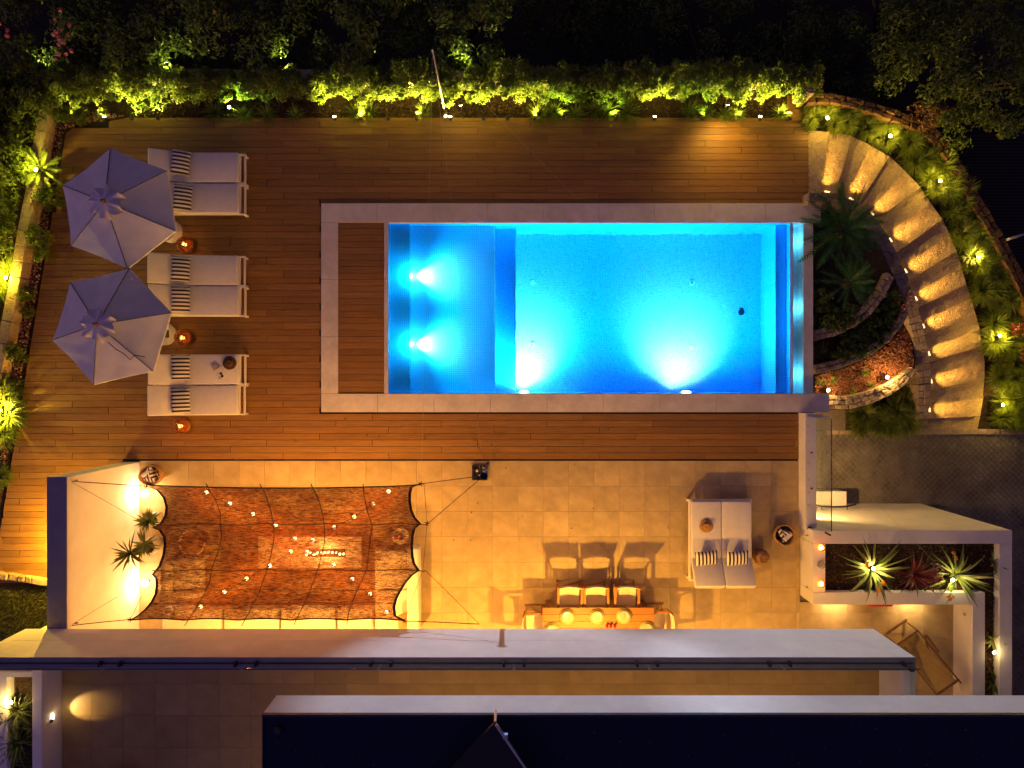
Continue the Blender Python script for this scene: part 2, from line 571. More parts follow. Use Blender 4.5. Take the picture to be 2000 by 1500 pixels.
xw = lambda px, z=0: W(px, 0, z).x
yw = lambda py, z=0: W(0, py, z).y
POOL = (xw(755), xw(1592), yw(770), yw(431))
tb = MB()
tb.box(-40, xw(640), -14, yw(236), -3.05, -0.06)
tb.box(xw(640), xw(1579), yw(420), yw(236), -3.05, -0.06)
tb.box(xw(640), xw(1579), -14, yw(780), -3.05, -0.06)
tb.box(xw(1579), xw(1875), -14, yw(1182, 0.0), -3.05, -0.06)
obj('terrace_base', tb, 'grout', kind='structure')
nb = MB()
nb.box(-40, xw(1579), yw(236) + 0.002, yw(146), -3.05, -0.05)
obj('planting_bed', nb, 'soil', kind='structure')

# ---- deck planks
deck = props(bpy.data.objects.new('deck', None), kind='structure')
C.objects.link(deck); ORIGIN[deck.name] = Vector((0, 0, 0))


def xl(py):
    if py < 252: return 250 + (130 - 250) * (py - 230) / 22
    return 130 + (-15 - 130) * (py - 252) / (1130 - 252)


PITCH = 12.7; GAP = 0.72; PL = 206.0
row = 0
py = 186.0


def deck_spans(y0, y1):
    """(left top, left bottom, right, y0, y1) pieces of one row of boards"""
    ym = (y0 + y1) / 2
    if y1 < 231: return [(1538, 1538, 1579, y0, y1)]
    if y0 < 231: return [(250, xl(y1), 1536, 230, y1), (1538, 1538, 1579, y0, y1)]
    if y0 < 252: return [(xl(y0), xl(y1), 1579, y0, y1)]
    if ym >= 900: return [(xl(y0), xl(y1), 240, y0, y1)]
    out = [(xl(y0), xl(y1), 626, y0, y1 if y1 < 900 else 899.6)]
    if y0 < 397: out.append((626, 626, 1579, y0, min(y1, 397.2)))
    if y1 > 806: out.append((626, 626, 1561, max(y0, 806), min(y1, 899.6)))
    return [s_ for s_ in out if s_[4] - s_[3] > 2]


while py < 1133:
    y0, y1 = py + GAP / 2, py + PITCH - GAP / 2
    off = (row % 2) * PL / 2 + (32 if row % 4 > 1 else 0)
    pieces = deck_spans(y0, y1)
    if len(pieces) == 2 and pieces[0][3:] == pieces[1][3:]:
        pieces = [(pieces[0][0], pieces[0][1], pieces[1][2], y0, y1)]
    for (a0, a1, b0, ya, yb) in pieces:
        x = -200 + off
        while x < 1700:
            l0, l1 = max(x + 0.4, a0), max(x + 0.4, a1)
            r0 = min(x + PL - 0.4, b0)
            if min(r0 - l0, r0 - l1) > 4:
                pts = [W(l0, ya), W(r0, ya), W(r0, yb), W(l1, yb)]
                cx = sum(p.x for p in pts) / 4; cyy = sum(p.y for p in pts) / 4
                mb = MB().prism([(p.x - cx, p.y - cyy) for p in pts], -0.026, 0.0)
                o = obj('plank', mb, 'wood_deck', deck, local=True)
                o.location = (cx, cyy, rnd.uniform(-0.0026, 0.0026))
            x += PL
    py += PITCH; row += 1
# a dark sub-frame that shows through the joints (outside pool and patio)
jo = MB()
jo.box(xw(-60), xw(626), yw(900), yw(232), -0.056, -0.034)
jo.box(xw(626), xw(1579), yw(398), yw(232), -0.056, -0.034)
jo.box(xw(626), xw(1561), yw(900), yw(805), -0.056, -0.034)
jo.box(xw(-60), xw(240), yw(1133), yw(900), -0.056, -0.034)
jo.box(xw(1538), xw(1579), yw(232), yw(186), -0.056, -0.034)
obj('sub_frame', jo, 'joist', deck)

# ---- patio tiles
patio = props(bpy.data.objects.new('patio', None), kind='structure')
C.objects.link(patio); ORIGIN[patio.name] = Vector((0, 0, 0))
TP = 49.5
tile_meshes = {}


def tile(parent, x0, x1, y0, y1, z, matn, thick=0.02):
    w, h = round(x1 - x0, 3), round(y1 - y0, 3)
    key = (w, h, matn)
    if key not in tile_meshes:
        me = mesh_of('tile', MB().box(-w / 2, w / 2, -h / 2, h / 2, -thick, 0))
        me.materials.append(M[matn]); tile_meshes[key] = me
    o = obj('tile', tile_meshes[key], matn, parent)
    o.location = (Vector(((x0 + x1) / 2, (y0 + y1) / 2, z + rnd.uniform(-0.0008, 0.0008))) - ORIGIN[parent.name])
    return o


def tiles_area(parent, px0, px1, py0, py1, jx, jy, pitch, z, matn, skip=None):
    g_ = 0.0022
    k0 = math.floor((px0 - jx) / pitch); k1 = math.ceil((px1 - jx) / pitch)
    m0 = math.floor((py0 - jy) / pitch); m1 = math.ceil((py1 - jy) / pitch)
    for k in range(k0, k1):
        for m in range(m0, m1):
            a0 = max(px0, jx + k * pitch); a1 = min(px1, jx + (k + 1) * pitch)
            b0 = max(py0, jy + m * pitch); b1 = min(py1, jy + (m + 1) * pitch)
            if a1 - a0 < 3 or b1 - b0 < 3: continue
            if skip and skip((a0 + a1) / 2, (b0 + b1) / 2): continue
            p = W(a0, b1, z); q = W(a1, b0, z)
            tile(parent, p.x + g_, q.x - g_, p.y + g_, q.y - g_, z, matn)


tiles_area(patio, 272, 1562, 900, 1250, 1061, 900, TP, 0.0, 'tile')
tiles_area(patio, 1562, 1866, 1176, 1352, 1061, 900, TP, 0.0, 'tile')
ps = MB().box(xw(240), xw(1866), -9.0, yw(1250) - 0.003, -0.05, -0.002)
obj('inner_floor', ps, 'tile', patio)

# ================================================================== SWIMMING POOL
wz = -0.055
pool = thing('swimming_pool', 'lit turquoise swimming pool with pale stone rim and shallow ledge', 'swimming pool', W(1150, 600, -1.4))
PX0, PX1, PY0, PY1 = xw(757), xw(1520, wz), yw(768), yw(435)
ledge_x, step_x, deep_x = xw(800, -0.17), xw(967, -0.33), xw(1007, -0.66)
ZB, ZL, ZS, ZD = -0.22, -0.44, -0.88, -1.75
bm_ = MB().box(PX0, ledge_x, PY0, PY1, -2.0, ZB); obj('bench', bm_, 'mosaic', pool)
bm_ = MB().box(ledge_x, step_x, PY0, PY1, -2.0, ZL); obj('ledge', bm_, 'mosaic', pool)
bm_ = MB().box(step_x, deep_x, PY0, PY1, -2.0, ZS); obj('step', bm_, 'mosaic', pool)
bm_ = MB().box(deep_x, PX1 + 0.02, PY0, PY1, -2.0, ZD); obj('pool_floor', bm_, 'mosaic', pool)
wl = MB()
wl.box(PX0 - 0.12, xw(1592), PY1, PY1 + 0.12, -2.1, -0.032)
wl.box(PX0 - 0.12, xw(1592), PY0 - 0.12, PY0, -2.1, -0.032)
wl.box(PX0 - 0.12, PX0, PY0, PY1, -2.1, -0.032)
obj('basin_wall', wl, 'mosaic_wall', pool)
# east end: a bench just under water, weir, gutter, outer rim
ew = MB().box(PX1 + 0.02, xw(1543, wz), PY0, PY1, -2.1, -0.36); obj('end_bench', ew, 'mosaic', pool)
ew = MB().box(xw(1543, wz), xw(1549, wz), PY0, PY1, -2.1, wz + 0.006); obj('weir', ew, 'mosaic_wall', pool)
ew = MB().box(xw(1549, wz), xw(1572, wz), PY0, PY1, -2.1, -0.50); obj('gutter', ew, 'mosaic', pool)
ew = MB().box(xw(1572, wz), xw(1591, wz), PY0 - 0.02, PY1 + 0.02, -3.2, -0.14); obj('outer_rim', ew, 'coping', pool)
for x, z in ((ledge_x, ZB), (step_x, ZL), (deep_x, ZS)):
    t = MB().box(x - 0.016, x + 0.006, PY0 + 0.004, PY1 - 0.004, z - 0.016, z + 0.004)
    obj('edge_trim', t, 'trim_blue', pool)
# rim stones (coping)
CZ = 0.03
def slab(name, a0, a1, b0, b1, n, axis):
    for i in range(n):
        if axis == 'x':
            p0 = a0 + (a1 - a0) * i / n; p1 = a0 + (a1 - a0) * (i + 1) / n
            q = (xw(p0, CZ) + 0.0026, xw(p1, CZ) - 0.0026, yw(b1, CZ), yw(b0, CZ))
        else:
            p0 = b0 + (b1 - b0) * i / n; p1 = b0 + (b1 - b0) * (i + 1) / n
            q = (xw(a0, CZ), xw(a1, CZ), yw(p1, CZ) + 0.0026, yw(p0, CZ) - 0.0026)
        obj(name, MB().box(*q, -0.05, CZ), 'coping', pool, bevel=0.004)
slab('coping', 627, 1604, 397, 434, 9, 'x')
slab('coping', 627, 1620, 769, 805, 9, 'x')
slab('coping', 627, 660, 434.3, 768.7, 3, 'y')
slab('coping', 750, 758, 434.3, 768.7, 3, 'y')
# slatted cover in the rim
n = 27
for i in range(n):
    b0 = 434.5 + (768.5 - 434.5) * i / n; b1 = 434.5 + (768.5 - 434.5) * (i + 1) / n
    obj('cover_plank', MB().box(xw(660.6), xw(749.4), yw(b1) + 0.004, yw(b0) - 0.004, -0.02, 0.008 + rnd.uniform(-.001, .001)), 'wood_deck', pool)
obj('cover_tray', MB().box(xw(658), xw(752), yw(770), yw(433), -0.05, -0.024), 'joist', pool)
# fittings
for p in ((1040, 551), (1352, 551), (1040, 672), (1352, 678)):
    c = W(p[0], p[1], ZD * .75); c.z = ZD
    f = MB().lathe([(0.062, 0), (0.062, 0.012), (0.045, 0.02), (0.03, 0.02), (0.028, 0.006)], c, 16)
    o = obj('inlet', f, 'pool_fitting', pool, smooth=True)
c = W(1448, 610, ZD * .75); c.z = ZD
obj('drain', MB().lathe([(0.085, 0), (0.085, 0.012), (0.05, 0.018)], c, 20), 'rubber', pool, smooth=False)
WHT = (1.0, 0.66, 0.70)
BLUE = (0.003, 0.51, 1.0)
# two lights in the riser of the bench, two in the south wall, two in the gutter
for py_ in (538, 672):
    p = Vector((ledge_x + 0.012, yw(py_, -0.2), -0.35))
    f = MB().lathe([(0.05, 0), (0.05, 0.012), (0.035, 0.016)], (0, 0, 0), 16).xf(Matrix.Translation(p) @ Matrix.Rotation(PI / 2, 4, 'Y'))
    o = obj('pool_light', f, 'lens_pool', pool)
    lamp('SPOT', p + Vector((0.03, 0, 0.01)), 150, WHT, pool, p + Vector((1.0, 0, 0.0)), 0.02, 84, 1.0, 'pool_lamp')
    lamp('SPOT', (p.x + 0.05, p.y, wz - 0.04), 520, BLUE, pool, (p.x + 1.2, p.y, wz + 0.12), 0.02, 140, 1.0, 'pool_lamp')
    lamp('POINT', (p.x + 0.04, p.y, wz - 0.03), 42, BLUE, pool, None, 0.02, name='pool_lamp')
for px_, z in ((1016, -0.80), (1340, -0.62)):
    p = Vector((xw(px_, z * .75) + (0.10 if px_ < 1100 else 0), PY0 + 0.012, z))
    f = MB().lathe([(0.11, 0), (0.11, 0.02), (0.08, 0.035)], (0, 0, 0), 20).xf(Matrix.Translation(p) @ Matrix.Rotation(-PI / 2, 4, 'X'))
    o = obj('pool_light', f, 'lens_pool', pool)
    lamp('SPOT', p + Vector((0, 0.08, 0)), 900, WHT, pool, p + Vector((0, 1.0, -1.0)), 0.06, 90, 1.0, 'pool_lamp')
    lamp('SPOT', p + Vector((0, 0.08, 0)), 1600, BLUE, pool, p + Vector((0, 1.0, 0.04)), 0.06, 176, 1.0, 'pool_lamp')
for py_ in (470, 600, 730):
    p = Vector((xw(1570.5, wz), yw(py_, -0.3), -0.36))
    obj('gutter_light', MB().box(p.x - 0.012, p.x, p.y - 0.05, p.y + 0.05, p.z - 0.02, p.z + 0.02), 'trim_blue', pool)
    lamp('POINT', p + Vector((-0.12, 0, 0)), 3.4, (0.12, 0.8, 1.0), pool, radius=0.03, name='gutter_lamp')
wt = MB().box(PX0 - 0.01, xw(1543, wz) + 0.01, PY0 - 0.01, PY1 + 0.01, ZD - 0.08, wz)
obj('water', wt, 'water', kind='structure')

# ================================================================== LEFT WALL AND BOUNDARIES
a = W(92, 932, 2.72); b = W(130, 1229, 2.72)
gw = thing('garden_wall', 'tall white rendered wall at the left end of the patio', 'wall', (b.x, -3, 0))
obj('wall_body', MB().box(a.x, b.x, -8.9, a.y, -0.04, 2.705), 'render_white', gw, bevel=0.008)
obj('wall_cap', MB().box(a.x - 0.004, b.x + 0.004, -4.798, a.y + 0.004, 2.7055, 2.722), 'cap_dark', gw)
for q in (W(137, 940, 2.70), W(137, 1222, 2.70)):
    ey = MB().torus((q.x + 0.03, q.y, 2.55), 0.03, 0.008, 12, 6, axis='y')
    obj('eye_bolt', ey, 'metal_dark', gw)

# ---- house
hs = thing('house', 'white two storey house with flat dark roof and glazed terrace along the patio', 'house', (0, -7, 0))
FY = -4.80
XL, XR = -9.54, 7.09
BACK = -11.5
PT = 4.18; TZ = 3.38
TW = 0.225
obj('floor_slab', MB().box(XL, XR, BACK, FY, 2.72, TZ - 0.022), 'render_white', hs, bevel=0.006)
obj('parapet', MB().box(XL, XR, FY - TW, FY - 0.0025, TZ - 0.03, PT), 'render_white', hs, bevel=0.006)
xr_in = W(1763, 0, PT).x
obj('parapet', MB().box(xr_in, XR - 0.0025, BACK, FY - TW - 0.001, TZ - 0.03, PT - 0.003), 'render_white', hs, bevel=0.006)
obj('parapet_cap', MB().box(XL - 0.003, XR + 0.003, FY - TW - 0.002, FY + 0.003, PT + 0.0005, PT + 0.009), 'cap_dark', hs)
# terrace floor
tf = obj('terrace_floor', MB().box(XL + 0.01, xr_in, BACK, FY - TW, TZ - 0.02, TZ - 0.012), 'grout', hs)
tiles_area(tf, 121, 1717, 1288, 1398, 552, 1336, 62.2, TZ, 'tile_terrace')
tiles_area(tf, 121, 560, 1398, 1540, 552, 1336, 62.2, TZ, 'tile_terrace', skip=None)
# left low wall of the terrace and its planter
lw0, lw1 = W(63, 0, TZ + 0.56).x, W(82, 0, TZ + 0.56).x
obj('terrace_wall', MB().box(lw0, lw1, BACK, FY - TW - 0.02, TZ - 0.03, TZ + 0.56), 'render_white', hs, bevel=0.006)
fx = MB().box(lw1 - 0.01, lw1 + 0.025, W(0, 1407, TZ + 0.3).y - 0.03, W(0, 1407, TZ + 0.3).y + 0.03, TZ + 0.29, TZ + 0.34)
fx_o = obj('wall_light', fx, 'metal_dark', hs)
lp = Vector((lw1 + 0.05, W(0, 1403, TZ + 0.3).y, TZ + 0.28))
obj('lens', MB().box(lw1 + 0.012, lw1 + 0.03, lp.y - 0.02, lp.y + 0.07, TZ + 0.275, TZ + 0.288), 'lens_warm', fx_o)
lamp('SPOT', lp + Vector((0.0, 0.03, 0)), 22, (1, 0.62, 0.24), hs, lp + Vector((0.62, 0.1, -0.55)), 0.02, 62, 0.5, 'wall_lamp')
# glass balustrade on the parapet
gb = thing('glass_balustrade', 'low frameless glass balustrade clamped on the terrace parapet', 'balustrade', (0, FY - 0.1, PT))
gy = FY - 0.10
joints = [-27 - 240, -60 + 30, 218, 482, 745, 1004, 1263, 1521, 1783]
for i in range(len(joints) - 1):
    xa = W(joints[i] + (3 if i else 0), 0, PT).x; xb = W(joints[i + 1] - 3, 0, PT).x
    xb = min(xb, XR - 0.04); xa = max(xa, XL + 0.03)
    if xb - xa < 0.2: continue
    p_ = obj('glass_pane', MB().box(xa, xb, gy - 0.006, gy + 0.006, PT + 0.015, PT + 0.26), 'glass', gb)
    obj('top_edge', MB().box(xa, xb, gy - 0.008, gy + 0.008, PT + 0.261, PT + 0.272), 'rubber', p_)
    for xx in (xa + 0.15, xb - 0.15):
        k_ = MB().box(xx - 0.026, xx + 0.026, gy - 0.035, gy + 0.045, PT + 0.0095, PT + 0.10)
        obj('clamp', k_, 'metal_dark', gb, bevel=0.006)
obj('base_channel', MB().box(XL + 0.03, XR - 0.05, gy - 0.014, gy + 0.014, PT + 0.001, PT + 0.014), 'metal_dark', gb)
gr = XR - 0.10
obj('glass_pane', MB().box(gr - 0.006, gr + 0.006, BACK, gy - 0.08, PT + 0.015, PT + 0.26), 'glass', gb)
c_ = W(1782, 1308, PT + 0.05)
obj('clamp', MB().box(c_.x - 0.05, c_.x + 0.03, c_.y - 0.03, c_.y + 0.03, PT, PT + 0.08), 'metal_dark', gb, bevel=0.006)

# upper storey roof
RB, RT = 5.70, 6.33
xu = W(512, 0, RT).x
obj('roof', MB().box(xu, 16, -14, FY - 0.0, RB, RT - 0.05), 'render_white', hs, bevel=0.006)
rfo = obj('roof_surface', MB().box(xu + 0.02, 16, -14, FY - 0.04, RT - 0.049, RT), 'roof_dark', hs)
obj('roof_edge', MB().box(xu, 16, FY - 0.04, FY - 0.0025, RT - 0.0485, RT + 0.012).box(xu + 0.0025, xu + 0.02, -14, FY - 0.041, RT - 0.0485, RT + 0.012), 'metal_dark', hs)
obj('upper_wall', MB().box(xu + 0.8, 16, -14, -8.6, TZ - 0.01, RB - 0.001), 'render_white', hs)
obj('rear_wall', MB().box(XL + 0.1, XR - 0.1, -9.2, -9.0, -0.04, 2.719), 'render_white', hs)
obj('side_wall', MB().box(XR - 0.35, XR - 0.1, -8.99, -7.4, -0.04, 2.719), 'render_white', hs)
obj('side_wall', MB().box(XL + 0.1, XL + 0.35, -8.99, -4.9, -0.04, 2.719), 'render_white', hs)
obj('roof_vent', MB().lathe([(0.06, 0), (0.06, 0.06), (0.045, 0.08)], W(545, 1424, RT), 14), 'metal_dark', hs)
AMB = (1.0, 0.46, 0.07)


def downlight(x, y, z, power, angle=120, col=AMB, tgt=None):
    o = obj('ceiling_light', MB().lathe([(0.055, 0), (0.055, -0.02), (0.04, -0.025)][::-1], (x, y, z - 0.001), 16), 'lens_warm', hs)
    lamp('SPOT', (x, y, z - 0.06), power, col, hs, tgt or (x, y, 0), 0.05, angle, 0.5, 'ceiling_lamp')


for x, pw_ in ((-7.5, 70), (-5.2, 480), (-2.8, 620), (-0.6, 180)):
    downlight(x, -6.6, 2.72, pw_, 150, AMB, (x, -5.4, 0))
downlight(4.6, -6.5, 2.72, 170, 150, AMB, (4.6, -5.6, 0))
downlight(6.4, -6.6, 2.72, 150, 150, AMB, (6.4, -5.8, 0))
for x in (-1.5, 1.5, 4.5):
    downlight(x, -7.8, RB, 90, 140)
# solar panel on the roof
pA, pB, pC = W(967, 1412, 6.95), W(850, 1530, 6.75), W(1046, 1530, 6.75)
sp = thing('solar_panel', 'dark tilted solar panel with pale metal edge on the flat roof', 'solar panel', (W(960, 1500, RT).x, W(960, 1500, RT).y, RT))
apex = Vector((W(967, 1412, 6.70).x, W(967, 1412, 6.70).y, 6.70))
d1 = (W(880, 1500, 6.55) - apex).normalized(); d2 = (W(1027, 1500, 6.55) - apex).normalized()
L1, L2 = 1.7, 1.5
q = [apex, apex + d1 * L1, apex + d1 * L1 + d2 * L2, apex + d2 * L2]
nrm = d1.cross(d2).normalized()
if nrm.z < 0: nrm = -nrm
pm = MB().add([v - nrm * 0.035 for v in q] + [v for v in q], [(0, 1, 2, 3), (4, 5, 6, 7), (0, 1, 5, 4), (1, 2, 6, 5), (2, 3, 7, 6), (3, 0, 4, 7)])
mat('solar', (0.006, 0.008, 0.014), 0.25, 0.3, 3)
obj('cell_sheet', pm, 'solar', sp)
for i in range(4):
    e_ = (q[(i + 1) % 4] - q[i]).normalized() * 0.016
    obj('frame', MB().bar(q[i] + e_ + nrm * 0.002, q[(i + 1) % 4] - e_ + nrm * 0.002, 0.03, 0.045, nrm), 'metal_steel' if i == 3 else 'solar', sp)
cl = apex + d2 * 0.25
obj('clamp', MB().box(cl.x - 0.02, cl.x + 0.05, cl.y - 0.03, cl.y + 0.03, cl.z - 0.05, cl.z + 0.02), 'metal_steel', sp)
leg = MB()
for v in (q[0], q[3], q[1]):
    leg.tube([(v.x, v.y, RT), (v.x, v.y, v.z - 0.02)], 0.02)
obj('leg', leg, 'metal_steel', sp)

# ================================================================== RIGHT: LOW WALL, PLANTER, DRIVEWAY
DZ = -2.9
drive = obj('driveway', MB().box(xw(1579), 40, -40, yw(842, DZ), DZ - 0.12, DZ), 'grout', kind='structure')
# cobbles, laid on the diagonal, too small to pick apart: one mesh
cb = MB(); cs = 0.118
ux, uy = Vector((1, 1, 0)).normalized(), Vector((-1, 1, 0)).normalized()
c0 = W(1600, 842, DZ); c1 = W(2010, 1500, DZ)
for i in range(-20, 140):
    for j in range(-140, 60):
        p = Vector((c0.x, c0.y, 0)) + ux * (i * cs) + uy * (j * cs)
        if p.x < c0.x + 0.03 or p.x > c1.x or p.y > c0.y - 0.10 or p.y < c1.y: continue
        if p.x < xw(1955, DZ) and p.y < yw(1050, DZ): continue
        h_ = cs * 0.46; z = DZ + 0.012 + rnd.uniform(-0.004, 0.006)
        e = 0.012
        base = [p + ux * (h_ * a_) + uy * (h_ * b_) for a_, b_ in ((-1, -1), (1, -1), (1, 1), (-1, 1))]
        top = [p + ux * ((h_ - e) * a_) + uy * ((h_ - e) * b_) for a_, b_ in ((-1, -1), (1, -1), (1, 1), (-1, 1))]
        cb.add([(v.x, v.y, DZ - 0.005) for v in base] + [(v.x, v.y, z) for v in top],
               [(4, 5, 6, 7), (0, 1, 5, 4), (1, 2, 6, 5), (2, 3, 7, 6), (3, 0, 4, 7)])
obj('cobbles', cb, 'cobble', drive, kind='stuff')
for i in range(18):
    x0_ = xw(1613 + i * 24, DZ); x1_ = xw(1613 + (i + 1) * 24, DZ)
    obj('kerb_stone', MB().box(x0_ + 0.006, x1_ - 0.006, yw(843, DZ) - 0.07, yw(838, DZ), DZ - 0.05, DZ + 0.05 + rnd.uniform(-.005, .005)), 'stone', drive)

pw = thing('parapet_wall', 'low white wall with metal clamps between pool corner and planter', 'wall', W(1584, 920, 0))
x0_, x1_ = W(1573, 0, 0.38).x, W(1595, 0, 0.38).x
obj('wall_body', MB().box(x0_, x1_, yw(1035, 0.38), yw(806, 0.03) - 0.004, DZ, 0.38), 'render_white', pw, bevel=0.006)
obj('ledge', MB().box(W(1560, 0, 0.0).x + 0.002, x0_ - 0.001, yw(818, 0.05), yw(806, 0.03) - 0.004, -0.03, 0.30), 'render_white', pw)
for py_ in (832, 862, 903, 937, 962, 987):
    c_ = W(1579, py_, 0.38)
    obj('cover_plate', MB().lathe([(0.03, 0), (0.03, 0.003), (0.024, 0.005)], c_, 16), 'coping', pw, smooth=False)
for py_ in (884, 954):
    c_ = W(1585, py_, 0.38)
    obj('bolt', MB().lathe([(0.022, 0), (0.022, 0.01), (0.01, 0.014)], c_, 10), 'metal_dark', pw)
wp_ = Vector((x1_, yw(985, -0.6), -0.75))
wlo = obj('wall_light', MB().box(x1_ - 0.002, x1_ + 0.04, wp_.y - 0.08, wp_.y + 0.08, -0.80, -0.68), 'metal_dark', pw)
obj('lens', MB().box(x1_ + 0.004, x1_ + 0.036, wp_.y - 0.07, wp_.y + 0.07, -0.812, -0.801), 'lens_warm', wlo)
lamp('SPOT', wp_ + Vector((0.08, 0, -0.08)), 330, (1, 0.54, 0.15), pw, wp_ + Vector((1.2, -0.25, -1.1)), 0.04, 165, 0.6, 'wall_lamp')
gx = x1_ + 0.06
gz0, gz1 = 0.1, 1.0
gt = thing('glass_railing', 'clear glass railing panel above the driveway drop by the low wall', 'railing', (gx, yw(925, 0.5), gz0))
pn = obj('glass_pane', MB().box(gx - 0.006, gx + 0.006, yw(1038, gz1), yw(818, gz1), gz0, gz1), 'glass', gt)
obj('top_edge', MB().box(gx - 0.009, gx + 0.009, yw(1038, gz1), yw(818, gz1), gz1 + 0.001, gz1 + 0.012), 'rubber', pn)
for py_ in (811, 1031):
    k_ = MB()
    c_ = W(1582, py_, 0.40)
    k_.bar(c_ + Vector((-0.06, 0, 0)), (gx + 0.02, c_.y - 0.06 * (1 if py_ > 900 else 0.4), 0.52), 0.07, 0.05)
    k_.bar((gx + 0.0, c_.y - 0.05, 0.5), (gx + 0.0, c_.y - 0.05, 0.95), 0.035, 0.035)
    obj('clamp', k_, 'metal_dark' if py_ > 900 else 'metal_steel', gt, bevel=0.004)

# ---- the raised planter with white walls
PZ = 0.70
X = lambda p: xw(p, PZ)
Y = lambda p: yw(p, PZ)
pl = thing('raised_planter', 'white rendered L shaped raised planter beside the driveway', 'planter', W(1780, 1110, 0))
obj('planter_wall', MB().box(X(1588), X(1977), Y(1062), Y(1036), DZ, PZ), 'render_white', pl, bevel=0.006)
obj('planter_wall', MB().box(X(1588) - 0.001, X(1612), Y(1156.5), Y(1062.5), -0.04, PZ - 0.002), 'render_white', pl, bevel=0.006)
obj('planter_wall', MB().box(X(1588), X(1899), Y(1181), Y(1157), -0.04, PZ - 0.001), 'render_white', pl, bevel=0.006)
obj('planter_wall', MB().box(X(1899.5), X(1924), Y(1450), Y(1157.5), -0.04, PZ - 0.003), 'render_white', pl, bevel=0.006)
obj('planter_wall', MB().box(X(1952), X(1977) - 0.001, Y(1450), Y(1062.5), DZ, PZ - 0.002), 'render_white', pl, bevel=0.006)
SZ = 0.50
obj('soil', MB().box(X(1611), X(1953), Y(1157.5), Y(1061), -0.5, SZ).box(X(1923), X(1953), Y(1449), Y(1158), -0.5, SZ - 0.01), 'soil', pl)
for (px_, py_) in ((1578, 1045), (1576, 1146)):
    c_ = W(px_, py_, 0.40)
    obj('hook', MB().torus((X(1588) - 0.01, c_.y, 0.42), 0.028, 0.007, 10, 6, axis='y'), 'metal_dark', pl)
c_ = Vector((X(1899.5) - 0.012, W(0, 1199, 0.4).y, 0.42))
obj('wall_socket', MB().box(c_.x, c_.x + 0.014, c_.y - 0.03, c_.y + 0.03, 0.39, 0.45), 'metal_steel', pl)
for px_ in (1640, 1790):
    y_ = Y(1181)
    o = obj('wall_light', MB().box(xw(px_, .3) - 0.07, xw(px_, .3) + 0.07, y_ - 0.012, y_ + 0.002, 0.30, 0.36), 'lens_warm', pl)
    lamp('SPOT', (xw(px_, 0.3), y_ - 0.06, 0.34), 34, (1, 0.64, 0.25), pl, (xw(px_, 0.3), y_ - 0.25, 0), 0.04, 130, 0.8, 'wall_lamp')
# ================================================================== CURVED STAIR AND TERRACED BEDS
OUT = [(1579, 254), (1620, 257), (1664, 266), (1700, 283), (1737, 305), (1768, 335), (1798, 366), (1820, 399), (1841, 428), (1856, 460),
       (1868, 491), (1878, 523), (1887, 555), (1896, 583), (1905, 615), (1913, 643), (1918, 676), (1923, 705), (1923, 739), (1920, 777),
       (1914, 813), (1907, 845)]
INN = [(1579, 376), (1605, 375), (1632, 377), (1653, 385), (1678, 397), (1697, 412), (1712, 428), (1730, 455), (1752, 493), (1763, 519),
       (1776, 547), (1785, 573), (1793, 601), (1800, 627), (1807, 654), (1812, 681), (1816, 707), (1818, 734), (1818, 762), (1816, 790),
       (1812, 818), (1812, 845)]
CURB = [(1579, 398), (1600, 396), (1622, 398), (1640, 404), (1660, 414), (1676, 428), (1690, 444), (1708, 470), (1722, 492), (1736, 522),
        (1750, 551), (1760, 578), (1770, 608), (1776, 634), (1782, 660), (1787, 686), (1790, 712), (1792, 738), (1792, 764), (1791, 792),
        (1790, 820), (1790, 845)]
EAST = [(1579, 198), (1622, 200), (1662, 208), (1704, 219), (1748, 234), (1790, 252), (1820, 272), (1846, 300), (1866, 334), (1886, 368),
        (1906, 404), (1930, 444), (1954, 486), (1978, 532), (2000, 580), (2018, 630), (2030, 676), (2036, 715), (2042, 752), (2046, 790),
        (2048, 820), (2048, 845)]
NS = 21
zs = [-(k * 2.86 / 20.0) - 0.01 for k in range(NS)]
st = thing('curved_stair', 'curved flight of rough pale stone steps beside the pool', 'staircase', W(1800, 560, -1.5))
for k in range(NS):
    z = zs[k]
    P = [W(*OUT[k], z), W(*OUT[k + 1], z), W(*INN[k + 1], z), W(*INN[k], z)]
    if k:
        back = ((P[0] - P[1]).normalized() + (P[3] - P[2]).normalized()).normalized() * 0.06
        P[0] = P[0] + back; P[3] = P[3] + back
    ov = (P[0] - P[3]).normalized() * rnd.uniform(-0.01, 0.015)
    P[0] = P[0] + ov; P[1] = P[1] + ov
    # a tread whose top is a slightly uneven grid
    nu, nv = 14, 5
    mb = MB(); grid = []
    for i in range(nu + 1):
        u = i / nu; rowp = []
        for j in range(nv + 1):
            v = j / nv
            p = P[0].lerp(P[3], u).lerp(P[1].lerp(P[2], u), v)
            edge = 0 if (i in (0, nu) or j in (0, nv)) else 1
            rowp.append(Vector((p.x, p.y, z + (rnd.uniform(-0.006, 0.006) if edge else rnd.uniform(-0.004, 0.0)))))
        grid.append(rowp)
    mb.grid(grid)
    ring = [grid[i][0] for i in range(nu + 1)] + [grid[nu][j] for j in range(1, nv + 1)] + [grid[i][nv] for i in range(nu - 1, -1, -1)] + [grid[0][j] for j in range(nv - 1, 0, -1)]
    b0 = len(mb.v); nr = len(ring)
    mb.add(list(ring) + [Vector((p.x, p.y, z - 0.30)) for p in ring], [(i, (i + 1) % nr, nr + (i + 1) % nr, nr + i) for i in range(nr)])
    obj('tread', mb, 'stone_step', st)
